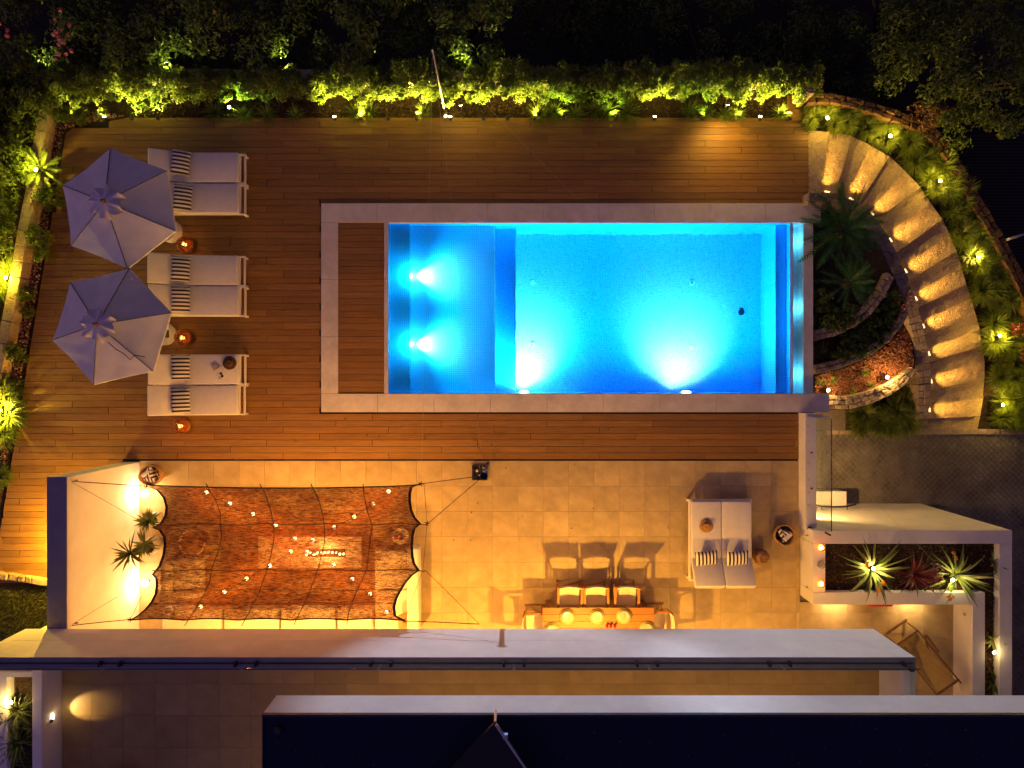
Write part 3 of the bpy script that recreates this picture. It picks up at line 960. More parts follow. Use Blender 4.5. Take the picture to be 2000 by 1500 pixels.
# the stair's inner kerb wall of small stones, following the slope
ck = thing('stair_kerb', 'sloping stone kerb wall along the inner side of the stair', 'wall', W(1770, 600, -1.8))
def lerp2(a, b, t): return (a[0] + (b[0] - a[0]) * t, a[1] + (b[1] - a[1]) * t)
YEL = (1.0, 0.55, 0.10)
def jit_block(mb, A, B, Cc, D, z0, zt, j=0.012):
    """a rough block over the quad A B C D, from z0 up to zt (per corner)"""
    top = [Vector((p.x + rnd.uniform(-j, j), p.y + rnd.uniform(-j, j), z + rnd.uniform(-j, j))) for p, z in zip((A, B, Cc, D), zt)]
    bot = [Vector((p.x, p.y, z0)) for p in (A, B, Cc, D)]
    cen = sum(top, Vector()) / 4
    inn = [p.lerp(cen, 0.22) + Vector((0, 0, 0.018 + rnd.uniform(-0.006, 0.008))) for p in top]
    mb.add(bot + top + inn, [(0, 1, 5, 4), (1, 2, 6, 5), (2, 3, 7, 6), (3, 0, 4, 7),
                             (4, 5, 9, 8), (5, 6, 10, 9), (6, 7, 11, 10), (7, 4, 8, 11), (8, 9, 10, 11)])
    return mb
for k in range(NS):
    za, zb = zs[k] + 0.34, (zs[k + 1] if k < NS - 1 else zs[k] - .14) + 0.34
    for s_ in range(2):
        for w_ in range(2):
            t0, t1 = s_ / 2, (s_ + 1) / 2; u0, u1 = w_ / 2, (w_ + 1) / 2
            zt = [za + (zb - za) * t for t in (t0, t1, t1, t0)]
            Ai = lerp2(INN[k], INN[k + 1], t0); Bi = lerp2(INN[k], INN[k + 1], t1)
            Ac = lerp2(CURB[k], CURB[k + 1], t0); Bc = lerp2(CURB[k], CURB[k + 1], t1)
            q = [W(*lerp2(Ai, Ac, u0), zt[0]), W(*lerp2(Bi, Bc, u0), zt[1]), W(*lerp2(Bi, Bc, u1), zt[2]), W(*lerp2(Ai, Ac, u1), zt[3])]
            obj('stone', jit_block(MB(), *q, zt[0] - 0.95, zt, 0.008), 'stone', ck)
    if k % 2 == 1:
        mid = lerp2(INN[k], INN[k + 1], 0.38)
        z = zs[k] + 0.15
        p = W(*mid, z); o_ = W(*lerp2(OUT[k], OUT[k + 1], 0.42), z)
        d = (o_ - p).normalized(); p = p + d * 0.015
        sl = MB().bar(p - d * 0.01, p + d * 0.012, 0.11, 0.045)
        obj('step_light', sl, 'lens_dim', ck)
        lamp('SPOT', p + d * 0.03, 78, YEL, ck, p + d * 1.2 + Vector((0, 0, 0.16)), 0.012, 104, 1.0, 'step_lamp')
        lamp('SPOT', p + d * 0.03, 130, YEL, ck, p + d * 1.25 + Vector((0, 0, -0.06)), 0.012, 36, 1.0, 'step_lamp')

# beds inside the curve, stepping down
def bed(px_list, z, name='planting_bed', m_='soil'):
    return obj(name, MB().prism([(W(a_, b_, z).x, W(a_, b_, z).y) for a_, b_ in px_list], -3.2, z), m_, kind='structure')
B1, B2, B3, B4 = -0.50, -1.05, -1.75, -2.72
bed([(1591, 398), (1640, 404), (1690, 444), (1722, 492), (1748, 545), (1700, 620), (1650, 648), (1591, 662)], B1)
bed([(1591, 640), (1660, 630), (1735, 540), (1752, 556), (1774, 612), (1755, 645), (1700, 695), (1591, 735)], B2)
bed([(1591, 715), (1700, 690), (1760, 625), (1776, 630), (1788, 700), (1786, 728), (1730, 775), (1640, 800), (1591, 803)], B3)
bed([(1655, 780), (1790, 700), (1792, 841), (1655, 841)], B4)
bed([(1591, 790), (1656, 790), (1656, 841), (1591, 841)], -2.84, 'paved_strip', 'grout')
# pool end wall below the rim
def stone_wall(name, label, pts, widths, top_zs, depth, nper=0.26, across=2, courses=2, group=None, m_='stone'):
    """rubble wall along a pixel polyline; widths in pixels; every stone a part"""
    w = thing(name, label, 'wall', W(*pts[len(pts) // 2], top_zs[len(pts) // 2] - depth), group=group)
    # resample
    P = [W(*p, z) for p, z in zip(pts, top_zs)]
    seg = [0]
    for i in range(len(P) - 1): seg.append(seg[-1] + (P[i + 1] - P[i]).length)
    n_ = max(2, int(seg[-1] / nper))
    def at(s_):
        for i in range(len(P) - 1):
            if s_ <= seg[i + 1] + 1e-6:
                t = (s_ - seg[i]) / (seg[i + 1] - seg[i]); return P[i].lerp(P[i + 1], t), widths[i] + (widths[i + 1] - widths[i]) * t, i
        return P[-1], widths[-1], len(P) - 2
    def frame(s_):
        c_, wd, i = at(s_)
        a_, _, _ = at(max(0, s_ - 0.15)); b_, _, _ = at(min(seg[-1], s_ + 0.15))
        d = (b_ - a_); d.z = 0; d.normalize()
        return c_, Vector((-d.y, d.x, 0)), wd * S
    for cse in range(courses):
        for ac in range(across):
            s_ = -rnd.uniform(0, nper * 0.5) if cse or ac else 0
            while s_ < seg[-1] - 0.03:
                ln = nper * rnd.uniform(0.7, 1.35)
                a_, b_ = max(0, s_), min(seg[-1], s_ + ln)
                if seg[-1] - b_ < nper * 0.3: b_ = seg[-1]
                if b_ - a_ > 0.05:
                    c0_, n0, w0 = frame(a_ + 0.006); c1_, n1, w1 = frame(b_ - 0.006)
                    u0, u1 = -0.5 + ac / across, -0.5 + (ac + 1) / across
                    gp = 0.006
                    q = [c0_ + n0 * (u0 * w0 + gp), c1_ + n1 * (u0 * w1 + gp), c1_ + n1 * (u1 * w1 - gp), c0_ + n0 * (u1 * w0 - gp)]
                    dz = cse * depth / courses
                    hz = rnd.uniform(-0.015, 0.015) if cse == 0 else 0
                    zt = [q[0].z - dz + hz, q[1].z - dz + hz, q[2].z - dz + hz, q[3].z - dz + hz]
                    zb = min(zt) - depth / courses + 0.008
                    obj('stone', jit_block(MB(), *q, zb, zt, 0.012), m_, w)
                s_ = b_ if b_ > s_ + 1e-3 else s_ + ln
                if b_ >= seg[-1] - 1e-6: break
    return w
stone_wall('stone_wall', 'uppermost curved rubble wall holding the palm bed', [(1591, 655), (1630, 646), (1665, 630), (1695, 606), (1722, 572), (1740, 536)],
           [22, 21, 20, 20, 20, 20], [-0.30] * 6, 0.8, 0.16, 2, 3)
stone_wall('stone_wall', 'middle curved rubble wall between the green bed and the red chips', [(1591, 722), (1640, 710), (1690, 690), (1730, 662), (1756, 632), (1770, 604)],
           [20, 20, 20, 19, 17, 14], [-0.88] * 6, 0.9, 0.16, 2, 3)
stone_wall('stone_wall', 'lowest curved rubble wall lit amber around the red chips', [(1618, 786), (1660, 786), (1700, 776), (1735, 761), (1765, 741), (1787, 722)],
           [30, 29, 27, 25, 22, 18], [-1.50, -1.50, -1.50, -1.50, -1.50, -1.50], 1.3, 0.17, 3, 3)
stone_wall('stone_wall', 'square stone gate pier stub at the end of the hedge', [(1585, 142), (1585, 184)], [12, 12], [0.75, 0.72], 0.8, 0.16, 1, 3)
# east bed, one sheet stepping with the stair, and the boundary wall
eb = MB(); rows_ = []
for k in range(NS + 1):
    z = zs[min(k, NS - 1)] - 0.05
    rows_.append([W(*lerp2(OUT[k], EAST[k], t), z) + Vector((0, 0, 0.10 * t + rnd.uniform(-0.02, 0.02) * (t > 0))) for t in (-0.06, 0.12, 0.4, 0.7, 1.05)])
eb.grid([r[::-1] for r in rows_])
obj('sloping_bed', eb, 'soil', kind='structure')
ez = [zs[min(k, NS - 1)] for k in range(NS + 1)]
bx = [(EAST[k][0] + (6 if k > 4 else 0), EAST[k][1] - (8 if k < 7 else 2)) for k in range(NS + 1)]
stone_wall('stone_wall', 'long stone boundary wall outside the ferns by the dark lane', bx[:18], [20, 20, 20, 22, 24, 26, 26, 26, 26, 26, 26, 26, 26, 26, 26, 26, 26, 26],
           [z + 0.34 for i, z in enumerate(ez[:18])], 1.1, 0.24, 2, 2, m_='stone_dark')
# lane beyond with narrow dark ribs
ln_ = MB()
lz = -2.2
lpoly = [(1868, 262), (2200, 262), (2200, 640), (2034, 640), (2006, 580), (1960, 490), (1912, 404), (1890, 360)]
def lane_x(py_):
    q_ = [(1868, 262), (1890, 360), (1912, 404), (1960, 490), (2006, 580), (2034, 640)]
    for (x0_, y0_), (x1_, y1_) in zip(q_, q_[1:]):
        if y0_ <= py_ <= y1_: return x0_ + (x1_ - x0_) * (py_ - y0_) / (y1_ - y0_)
    return 2034
for i in range(62):
    yy = yw(264, lz) - i * 0.085; py_ = 750 - yy / (S * (H - lz) / H)
    if py_ > 636: break
    ln_.box(xw(lane_x(py_) + 4, lz), xw(2120, lz), yy - 0.05, yy, lz - 0.04, lz + 0.02)
lane = obj('lane', MB().prism([(W(a_, b_, lz).x, W(a_, b_, lz).y) for a_, b_ in lpoly], -3.1, lz - 0.02), 'lane_dark', kind='structure')
obj('ribbed_matting', ln_, 'lane_dark', lane, kind='stuff')
rp = thing('rail_pipe', 'short pale metal pipe crossing the dark ribbed lane', 'pipe', W(1985, 464, -1.2))
obj('pipe', MB().tube([W(1966, 468, -1.2), W(2012, 454, -1.2)], 0.035, 10), 'metal_steel', rp, smooth=True)
obj('post', MB().tube([W(2006, 456, -1.2), W(2006, 456, -1.2) + Vector((0, 0, -1.0))], 0.03, 8), 'metal_steel', rp, smooth=True)

# ---- north wall behind the hedge, west wall, west bed
stone_wall('stone_wall', 'low stone wall behind the hedge along the top', [(30, 150), (400, 147), (900, 150), (1300, 146), (1582, 146)], [26] * 5, [0.35] * 5, 0.6, 0.55, 1, 2)
wwp = [(88, 195), (60, 370), (44, 450), (30, 540), (4, 670), (-30, 840)]
ww = thing('low_wall', 'low pale sloping wall between left hedge and planting bed', 'wall', W(50, 430, 0))
for i in range(len(wwp) - 1):
    for s_ in range(3):
        a_ = lerp2(wwp[i], wwp[i + 1], s_ / 3 + 0.008); b_ = lerp2(wwp[i], wwp[i + 1], (s_ + 1) / 3)
        A, B_ = W(*a_, 0.30), W(*b_, 0.30)
        d = (B_ - A).normalized(); n_ = Vector((-d.y, d.x, 0))
        pz = [A - n_ * 0.12, B_ - n_ * 0.12, B_ + n_ * 0.12, A + n_ * 0.12]
        obj('cap_stone', MB().prism([(p.x, p.y) for p in pz], -0.06, 0.30 + rnd.uniform(-.004, .004)), 'stone_step', ww, bevel=0.01)
wb = MB().box(-40, xw(140), yw(1128), yw(236), -0.06, -0.03)
obj('planting_bed', wb, 'soil', kind='structure')
stone_wall('stone_edging', 'row of rough edging stones where deck meets grass', [(-20, 1122), (60, 1133), (110, 1142), (250, 1150)], [14] * 4, [0.10] * 4, 0.2, 0.2, 1, 1)
gs = MB().box(-40, xw(240), -7.5, yw(1137), -0.055, -0.02)
obj('lawn', gs, 'soil', kind='structure')

# utility box and hose on the driveway
ub = thing('utility_box', 'white box shaped outdoor unit standing on the cobbled driveway', 'outdoor unit', W(1625, 985, DZ))
q0, q1 = W(1594, 987, DZ + 0.45), W(1652, 960, DZ + 0.45)
obj('casing', MB().box(q0.x, q1.x, q0.y, q1.y, DZ, DZ + 0.45), 'powder_white', ub, bevel=0.03)
obj('lid', MB().box(q0.x - 0.01, q1.x + 0.01, q0.y - 0.01, q1.y + 0.01, DZ + 0.452, DZ + 0.48), 'powder_white', ub, bevel=0.012)
hp = [W(1592, 986, -1.9), W(1605, 989, -1.9), W(1630, 990, -1.9), W(1655, 989, -1.9), W(1672, 985, -1.9)]
hb = thing('handrail_bar', 'dark curved metal bar fixed on the planter wall above the driveway', 'handrail', hp[2])
obj('bar', MB().tube(hp, 0.022, 8), 'metal_dark', hb, smooth=True)
obj('bracket', MB().tube([hp[1], hp[1] + Vector((0, -0.16, 0))], 0.012, 6).tube([hp[3], hp[3] + Vector((0, -0.16, 0))], 0.012, 6), 'metal_dark', hb)

# ================================================================== FOLIAGE
def leaf_arrays(P, Nn, size, rng, aspect=0.45, bend=0.25):
    """a diamond leaf of two triangles at each point, facing Nn; returns verts, tris"""
    n_ = len(P)
    Nn = Nn / (np.linalg.norm(Nn, axis=1, keepdims=True) + 1e-9)
    r = rng.normal(size=(n_, 3)); T = r - (r * Nn).sum(1, keepdims=True) * Nn
    T /= (np.linalg.norm(T, axis=1, keepdims=True) + 1e-9)
    Bn = np.cross(Nn, T)
    s_ = (size * rng.uniform(0.6, 1.3, n_))[:, None]
    v = np.empty((n_, 4, 3))
    v[:, 0] = P - T * s_ * 0.5
    v[:, 1] = P + Bn * s_ * aspect * 0.5 + Nn * s_ * bend * 0.4
    v[:, 2] = P + T * s_ * 0.5 - Nn * s_ * bend
    v[:, 3] = P - Bn * s_ * aspect * 0.5 + Nn * s_ * bend * 0.4
    f = np.arange(n_)[:, None] * 4
    t = np.concatenate([f + np.array([0, 1, 2]), f + np.array([0, 2, 3])], axis=1).reshape(-1, 3)
    return v.reshape(-1, 3), t


def np_mesh(name, v, t, m_):
    me = bpy.data.meshes.new(name)
    me.vertices.add(len(v)); me.vertices.foreach_set('co', v.astype(np.float32).ravel())
    nf, k = t.shape
    me.loops.add(nf * k); me.loops.foreach_set('vertex_index', t.astype(np.int32).ravel())
    me.polygons.add(nf)
    me.polygons.foreach_set('loop_start', np.arange(0, nf * k, k, dtype=np.int32))
    me.polygons.foreach_set('loop_total', np.full(nf, k, dtype=np.int32))
    me.update(calc_edges=True)
    me.materials.append(M[m_])
    return me


def clump_points(rng, n_, rx, ry, z0, z1, clumps, cr):
    """points spread over the skin of many small clumps inside an ellipsoid"""
    cz = (z0 + z1) / 2; rz = (z1 - z0) / 2
    d = rng.normal(size=(clumps, 3)); d /= np.linalg.norm(d, axis=1, keepdims=True)
    d[:, 2] = np.where(d[:, 2] < -0.5, -d[:, 2], d[:, 2])
    rad = rng.uniform(0.35, 1.0, (clumps, 1)) ** 0.6
    cc = d * rad * np.array([rx, ry, rz]) + np.array([0, 0, cz])
    rr = cr * rng.uniform(0.6, 1.35, clumps)
    idx = rng.integers(0, clumps, n_)
    e = rng.normal(size=(n_, 3)); e /= np.linalg.norm(e, axis=1, keepdims=True)
    P = cc[idx] + e * (rr[idx] * rng.uniform(0.45, 1.1, n_))[:, None]
    Nn = e * 0.8 + rng.normal(size=(n_, 3)) * 0.5 + np.array([0, 0, 0.5])
    return P, Nn, cc


def shrub_mesh(seed, n_, rx, ry, z0, z1, clumps, cr, size, m_, aspect=0.45):
    rng = np.random.default_rng(seed)
    P, Nn, cc = clump_points(rng, n_, rx, ry, z0, z1, clumps, cr)
    v, t = leaf_arrays(P, Nn, size, rng, aspect)
    return np_mesh('foliage', v, t, m_), cc


def stems_mesh(cc, k, z0, r0):
    mb = MB()
    for c_ in cc[:k]:
        mb.tube([(0, 0, z0), (c_[0] * .35, c_[1] * .35, z0 + (c_[2] - z0) * .5), tuple(c_)], [r0, r0 * .7, r0 * .3], 5)
    me = mesh_of('stem', mb); me.materials.append(M['bark'])
    return me


def blade_mesh(seed, n_, length, width, el0, el1, droop, base_r, m_, segs=4, lvar=0.3, fold=0.0):
    """arching pointed blades from a common base"""
    rng = np.random.default_rng(seed)
    V = []; F = []
    for i in range(n_):
        a_ = rng.uniform(0, 2 * PI); el = rng.uniform(el0, el1); L_ = length * rng.uniform(1 - lvar, 1 + lvar); w_ = width * rng.uniform(0.7, 1.2)
        h = np.array([math.cos(a_), math.sin(a_), 0]); sd = np.array([-h[1], h[0], 0])
        p = h * base_r * rng.uniform(0, 1) + np.array([0, 0, 0.0])
        e = el; b_ = len(V)
        for s_ in range(segs + 1):
            t = s_ / segs
            ww_ = w_ * (0.55 + 0.9 * t if t < 0.5 else (1 - t) * 2.0) * (1 if s_ < segs else 0.05)
            V.append(p + sd * ww_ / 2); V.append(p - sd * ww_ / 2)
            p = p + (h * math.cos(e) + np.array([0, 0, math.sin(e)])) * L_ / segs
            e -= droop * rng.uniform(0.7, 1.3) / segs
        for s_ in range(segs):
            q = b_ + s_ * 2
            F.append((q, q + 1, q + 3, q + 2))
    return np_mesh('blades', np.array(V), np.array(F), m_)


def place(name, label, cat, loc, parts, rotz=0, scale=1.0, group=None):
    o = thing(name, label, cat, loc, rotz, group)
    o.scale = (scale, scale, scale) if not hasattr(scale, '__len__') else scale
    for pn_, me in parts:
        c_ = bpy.data.objects.new(pn_, me); C.objects.link(c_); c_.parent = o
        ORIGIN[c_.name] = ORIGIN[o.name]
    return o


# hedge shrubs along the top
hv = []
for s_ in range(4):
    me, cc = shrub_mesh(20 + s_, 2600, 0.36, 0.40, 0.12, 1.0, 34, 0.13, 0.075, 'leaf_hedge')
    hv.append((me, stems_mesh(cc, 7, 0, 0.012)))
ORD = ['first', 'second', 'third', 'fourth', 'fifth', 'sixth', 'seventh', 'eighth', 'ninth', 'tenth', 'eleventh', 'twelfth', 'thirteenth', 'fourteenth', 'fifteenth', 'sixteenth',
       'seventeenth', 'eighteenth', 'nineteenth', 'twentieth', 'twenty-first', 'twenty-second', 'twenty-third', 'twenty-fourth', 'twenty-fifth', 'twenty-sixth', 'twenty-seventh', 'twenty-eighth']
HSEG = {}
def hedge_label(px_):
    seg = 'leftmost stretch of the top hedge' if px_ < 345 else 'low hedge stretch above the top loungers' if px_ < 655 else 'bright hedge stretch left of the thin pole' if px_ < 890 else 'long hedge stretch right of the gap'
    HSEG[seg] = HSEG.get(seg, -1) + 1
    return ORD[HSEG[seg]] + ' shrub from the left in the ' + seg
HG = 'clipped shrubs of the hedge along the top of the deck'
HL = 'bushy small leaved hedge shrub in the row above the deck'
row_x = list(range(60, 340, 40)) + list(range(372, 650, 42)) + list(range(672, 880, 40)) + list(range(935, 1560, 41))
for i, px_ in enumerate(row_x):
    if px_ < 345: py_, sc_ = 180 + rnd.uniform(-4, 4), 0.95
    elif px_ < 655: py_, sc_ = 180 + rnd.uniform(-4, 4), 0.85
    else: py_, sc_ = 180 + rnd.uniform(-4, 4), 1.0
    v = hv[i % 4]
    place('hedge_shrub', hedge_label(px_), 'shrub', W(px_ + rnd.uniform(-5, 5), py_, -0.05), [('foliage', v[0]), ('stem', v[1])], rnd.uniform(0, 6.28),
          (sc_ * rnd.uniform(.95, 1.1), sc_ * rnd.uniform(.95, 1.1), sc_ * rnd.uniform(.85, 1.12)), HG)
# low tufts in front of the hedge
tv = [blade_mesh(40 + s_, 80, 0.30, 0.016, 0.5, 1.5, 1.6, 0.06, 'leaf_fern', 4) for s_ in range(3)]
tuft_n = -1
for i, px_ in enumerate(list(range(100, 330, 46)) + list(range(430, 660, 50)) + list(range(690, 860, 34)) + [898] + list(range(940, 1530, 36))):
    if min(abs(px_ - q_) for q_ in (208, 262, 655, 768, 880, 962, 1020, 1277, 1482, 1545)) < 26: continue
    tuft_n += 1
    place('grass_tuft', ORD[tuft_n] + ' low grass tuft from the left at the foot of the top hedge', 'grass tuft', W(px_ + rnd.uniform(-8, 8), 224 + rnd.uniform(-6, 4), -0.04), [('blades', tv[i % 3])], rnd.uniform(0, 6.28), rnd.uniform(0.8, 1.25),
          'low tufts in front of the top hedge')
# left hedge
lv = []
for s_ in range(3):
    me, cc = shrub_mesh(60 + s_, 2400, 0.45, 0.5, 0.15, 1.1, 30, 0.16, 0.10, 'leaf_hedge', 0.4)
    lv.append((me, stems_mesh(cc, 7, 0, 0.014)))
for i, (px_, py_) in enumerate([(62, 235), (40, 282), (48, 330), (25, 375), (22, 425), (8, 470), (2, 520), (-14, 570), (-22, 625), (105, 205), (20, 240), (0, 300), (-20, 400)]):
    v = lv[i % 3]
    place('hedge_shrub', ['second shrub from the top in the left hedge, close to the wall', 'third shrub from the top in the left hedge, close to the wall', 'left hedge shrub behind the lit sago palm', 'left hedge shrub just below the lit sago palm', 'left hedge shrub beside the middle of the low wall', 'left hedge shrub above the bright ferns', 'left hedge shrub at the bright fern lamp', 'left hedge shrub just below the bright fern lamp', 'lowest shrub of the left hedge', 'corner shrub where left and top hedges meet', 'outer left hedge shrub nearest the top corner', 'outer left hedge shrub level with the sago palm', 'outer left hedge shrub at the image edge, lowest of three'][i], 'shrub', W(px_, py_, -0.05), [('foliage', v[0]), ('stem', v[1])],
          rnd.uniform(0, 6.28), rnd.uniform(.85, 1.1), 'shrubs of the left hedge')
bv = []
for s_ in range(2):
    me, cc = shrub_mesh(80 + s_, 900, 0.24, 0.24, 0.02, 0.42, 16, 0.09, 0.07, 'leaf_fern', 0.35)
    bv.append((me, stems_mesh(cc, 5, 0, 0.008)))
for i, (px_, py_, s_) in enumerate([(112, 395, 1.2), (88, 465, 1.1), (92, 500, 0.8), (60, 580, 0.8), (45, 690, 1.0), (60, 610, 0.6), (18, 745, 0.8), (130, 235, 0.9), (165, 232, 0.8), (205, 228, 0.6)]):
    v = bv[i % 2]
    place('bed_bush', ['round bush in the left bed beside the upper parasol corner', 'bush in the left bed level with the gap between parasols', 'small bush touching the deck between the parasols', 'small bush in the left bed below the bright fern lamp', 'bush in the left bed beside the lower parasol', 'tiny bush near the deck edge left of the lower parasol', 'small bush just above the lower left ferns', 'bush at the top left deck corner', 'second bush along the slanted top left deck edge', 'smallest bush beside the top left spotlight'][i], 'bush', W(px_, py_, -0.03), [('foliage', v[0]), ('stem', v[1])], rnd.uniform(0, 6.28), s_,
          'small bushes in the left bed')
# bright feathery ferns, left
fv = [blade_mesh(100 + s_, 340, 0.46, 0.026, 0.05, 1.45, 1.5, 0.14, 'leaf_fern', 4) for s_ in range(3)]
for i, (px_, py_, s_) in enumerate([(22, 530, 1.0), (8, 560, 0.9), (12, 775, 1.2), (25, 810, 1.1), (8, 845, 1.0), (5, 930, 0.7)]):
    place('fern', ['bright fern at the lamp on the low wall, left edge', 'fern just below the bright fern at the left edge', 'uppermost fern of the lower left cluster', 'fern nearest the deck in the lower left cluster', 'lowest fern of the lower left cluster', 'lone small fern at the left edge level with the white wall'][i], 'fern', W(px_, py_, -0.03), [('fronds', fv[i % 3])], rnd.uniform(0, 6.28), s_, 'ferns in the left bed')
# feathery ferns along the outside of the stair
FL = 'feathery asparagus fern in the bank outside the curved stair'
for k in range(0, NS):
    for t in (0.26, 0.46, 0.66, 0.86):
        if rnd.random() < 0.06: continue
        kk = k + rnd.uniform(-0.3, 0.3); k0 = max(0, min(NS - 1, int(kk))); f_ = max(0, min(1, kk - k0))
        o_ = lerp2(OUT[k0], OUT[k0 + 1], f_); e_ = lerp2(EAST[k0], EAST[k0 + 1], f_)
        q = lerp2(o_, e_, t + rnd.uniform(-0.06, 0.06)); z = zs[k0] - 0.03
        wdt = math.dist(o_, e_) * S
        place('fern', FL, 'fern', W(*q, z), [('fronds', fv[(k + int(t * 10)) % 3])], rnd.uniform(0, 6.28), min(1.0, 0.42 + wdt * 0.34) * rnd.uniform(.75, 1.1), 'ferns outside the curved stair')
# bushes at the foot of the beds
for i, (px_, py_, s_) in enumerate([(1685, 808, 1.0), (1715, 822, 1.0), (1745, 805, 1.1), (1770, 822, 1.0), (1680, 830, 0.8), (1765, 780, 0.9), (1735, 830, .9)]):
    place('fern', ['upper left dark fern below the lowest stone wall', 'lower left centre dark fern below the lowest stone wall', 'upper middle dark fern below the lowest stone wall', 'lower right dark fern beside the stair kerb foot', 'lower left dark fern at the driveway kerb', 'topmost dark fern in the corner of kerb and lowest stone wall', 'lower middle dark fern at the driveway kerb'][i], 'fern', W(px_, py_, B4), [('fronds', fv[i % 3])], rnd.uniform(0, 6.28), s_, 'ferns below the lowest stone wall')
dv = []
for s_ in range(2):
    me, cc = shrub_mesh(120 + s_, 1500, 0.32, 0.32, 0.0, 0.34, 20, 0.10, 0.07, 'leaf_dark', 0.5)
    dv.append((me, stems_mesh(cc, 5, 0, 0.008)))
for i, (px_, py_, s_) in enumerate([(1660, 660, 1.1), (1690, 640, 1.0), (1720, 615, 1.0), (1645, 690, 0.9), (1680, 675, 1.0), (1740, 590, .9), (1710, 650, .9)]):
    v = dv[i % 2]
    place('groundcover_bush', ['left centre bush in the middle curved bed', 'centre bush in the middle curved bed', 'bush right of centre in the middle curved bed', 'lowest left bush in the middle curved bed', 'lower centre bush at the wall above the red chips', 'uppermost bush of the middle curved bed by the kerb', 'lower right bush at the wall above the red chips'][i], 'bush', W(px_, py_, B2), [('foliage', v[0]), ('stem', v[1])], rnd.uniform(0, 6.28), s_, 'bushes in the middle curved bed')
for i, (px_, py_, s_) in enumerate([(1605, 620, 1.0), (1630, 632, .9), (1655, 618, .9), (1600, 585, .9)]):
    v = dv[i % 2]
    place('groundcover_bush', ['lowest left bush under the palms by the pool rim', 'second bush from the pool rim at the uppermost curved wall', 'third bush from the pool rim at the uppermost curved wall', 'upper bush under the palms by the pool rim'][i], 'bush', W(px_, py_, B1), [('foliage', v[0]), ('stem', v[1])], rnd.uniform(0, 6.28), s_, 'bushes under the palms')
# pink flowers by the kerb
def flower_mesh(seed, n_, r, spread, z0, z1, m_):
    rng = np.random.default_rng(seed)
    cc = rng.normal(size=(n_, 3)) * np.array([spread, spread, 0]); cc[:, 2] = rng.uniform(z0, z1, n_)
    idx = np.repeat(np.arange(n_), 6); e = rng.normal(size=(n_ * 6, 3)); e /= np.linalg.norm(e, axis=1, keepdims=True)
    v, t = leaf_arrays(cc[idx] + e * r * 0.5, e + np.array([0, 0, .6]), r * 1.3, rng, 0.8, 0.1)
    return np_mesh('petals', v, t, m_), cc
fm, cc = flower_mesh(5, 9, 0.035, 0.12, 0.35, 0.55, 'petal_pink')
place('flowering_plant', 'slender plant with small pink flowers beside the stair kerb', 'plant', W(1752, 595, B2), [('petals', fm), ('stem', stems_mesh(cc, 9, 0, 0.006))])
place('spiky_plant', 'small pale spiky plant by the pool end wall in the middle bed', 'plant', W(1602, 690, B2),
      [('blades', blade_mesh(140, 14, 0.34, 0.03, 0.2, 1.0, 0.7, 0.02, 'leaf_yucca', 4))])
for i, (px_, py_, s_) in enumerate([(1602, 748, 1), (1625, 742, .9), (1690, 728, .9), (1700, 754, .9), (1665, 764, .8)]):
    place('succulent', ['rosette nearest the pool rim in the red chips', 'second rosette from the pool rim in the red chips', 'rosette left of the bright lamp in the red chips', 'lower right rosette in the red chips', 'lower middle rosette at the lowest stone wall'][i], 'succulent', W(px_, py_, B3 + 0.02),
          [('leaves', blade_mesh(150 + i, 34, 0.17, 0.022, 0.4, 1.4, 0.9, 0.02, 'leaf_fern', 3))], rnd.uniform(0, 6), s_, 'rosettes in the red chips')

# sago palms
def cycad_mesh(seed, n_, length, wid, el0, el1, droop, m_):
    rng = np.random.default_rng(seed); V = []; F = []
    for i in range(n_):
        a_ = 2 * PI * (i * 0.381966) + rng.uniform(-.15, .15); t_ = i / n_
        el = el1 + (el0 - el1) * t_ ** 0.75; L_ = length * rng.uniform(0.85, 1.1) * (0.75 + 0.25 * t_)
        h = np.array([math.cos(a_), math.sin(a_), 0]); sd = np.array([-h[1], h[0], 0]); up = np.array([0, 0, 1.0])
        p = h * 0.05; e = el; segs = 17; pts = []
        for s_ in range(segs + 1):
            d = h * math.cos(e) + up * math.sin(e); pts.append((p.copy(), d)); p = p + d * L_ / segs; e -= droop / segs * rng.uniform(.9, 1.1)
        for s_ in range(segs):   # rachis
            w_ = 0.012 * (1 - s_ / segs) + 0.003; b_ = len(V)
            V += [pts[s_][0] + sd * w_ + up * .004, pts[s_][0] - sd * w_ + up * .004, pts[s_ + 1][0] - sd * w_, pts[s_ + 1][0] + sd * w_]; F.append((b_, b_ + 1, b_ + 2, b_ + 3))
        for s_ in range(2, segs + 1):
            t = s_ / segs; l_ = wid * math.sin(PI * min(1, 0.18 + t * 0.80)) ** 0.7
            for sg in (-1, 1):
                p0, d = pts[s_]; nn_ = np.cross(sd, d)
                ld = sd * sg * 0.62 + d * 0.78 + up * 0.16; ld /= np.linalg.norm(ld)
                b_ = len(V); w_ = L_ / segs * 0.40
                V += [p0 - d * w_, p0 + d * w_, p0 + ld * l_ * .6 + d * w_ * .5, p0 + ld * l_ * 1.15 - up * l_ * .12]
                F.append((b_, b_ + 1, b_ + 2, b_ + 3))
    return np_mesh('fronds', np.array(V), np.array(F), m_)
def trunk_mesh(h, r0, r1, m_='bark', rings=7):
    prof = [(r0, -0.1)]
    for i in range(rings):
        z = h * (i + 0.5) / rings; r = r0 + (r1 - r0) * i / rings
        prof += [(r * 1.06, z), (r * 0.92, z + h * 0.4 / rings)]
    me = mesh_of('trunk', MB().lathe(prof, (0, 0, 0), 14), True); me.materials.append(M[m_]); return me
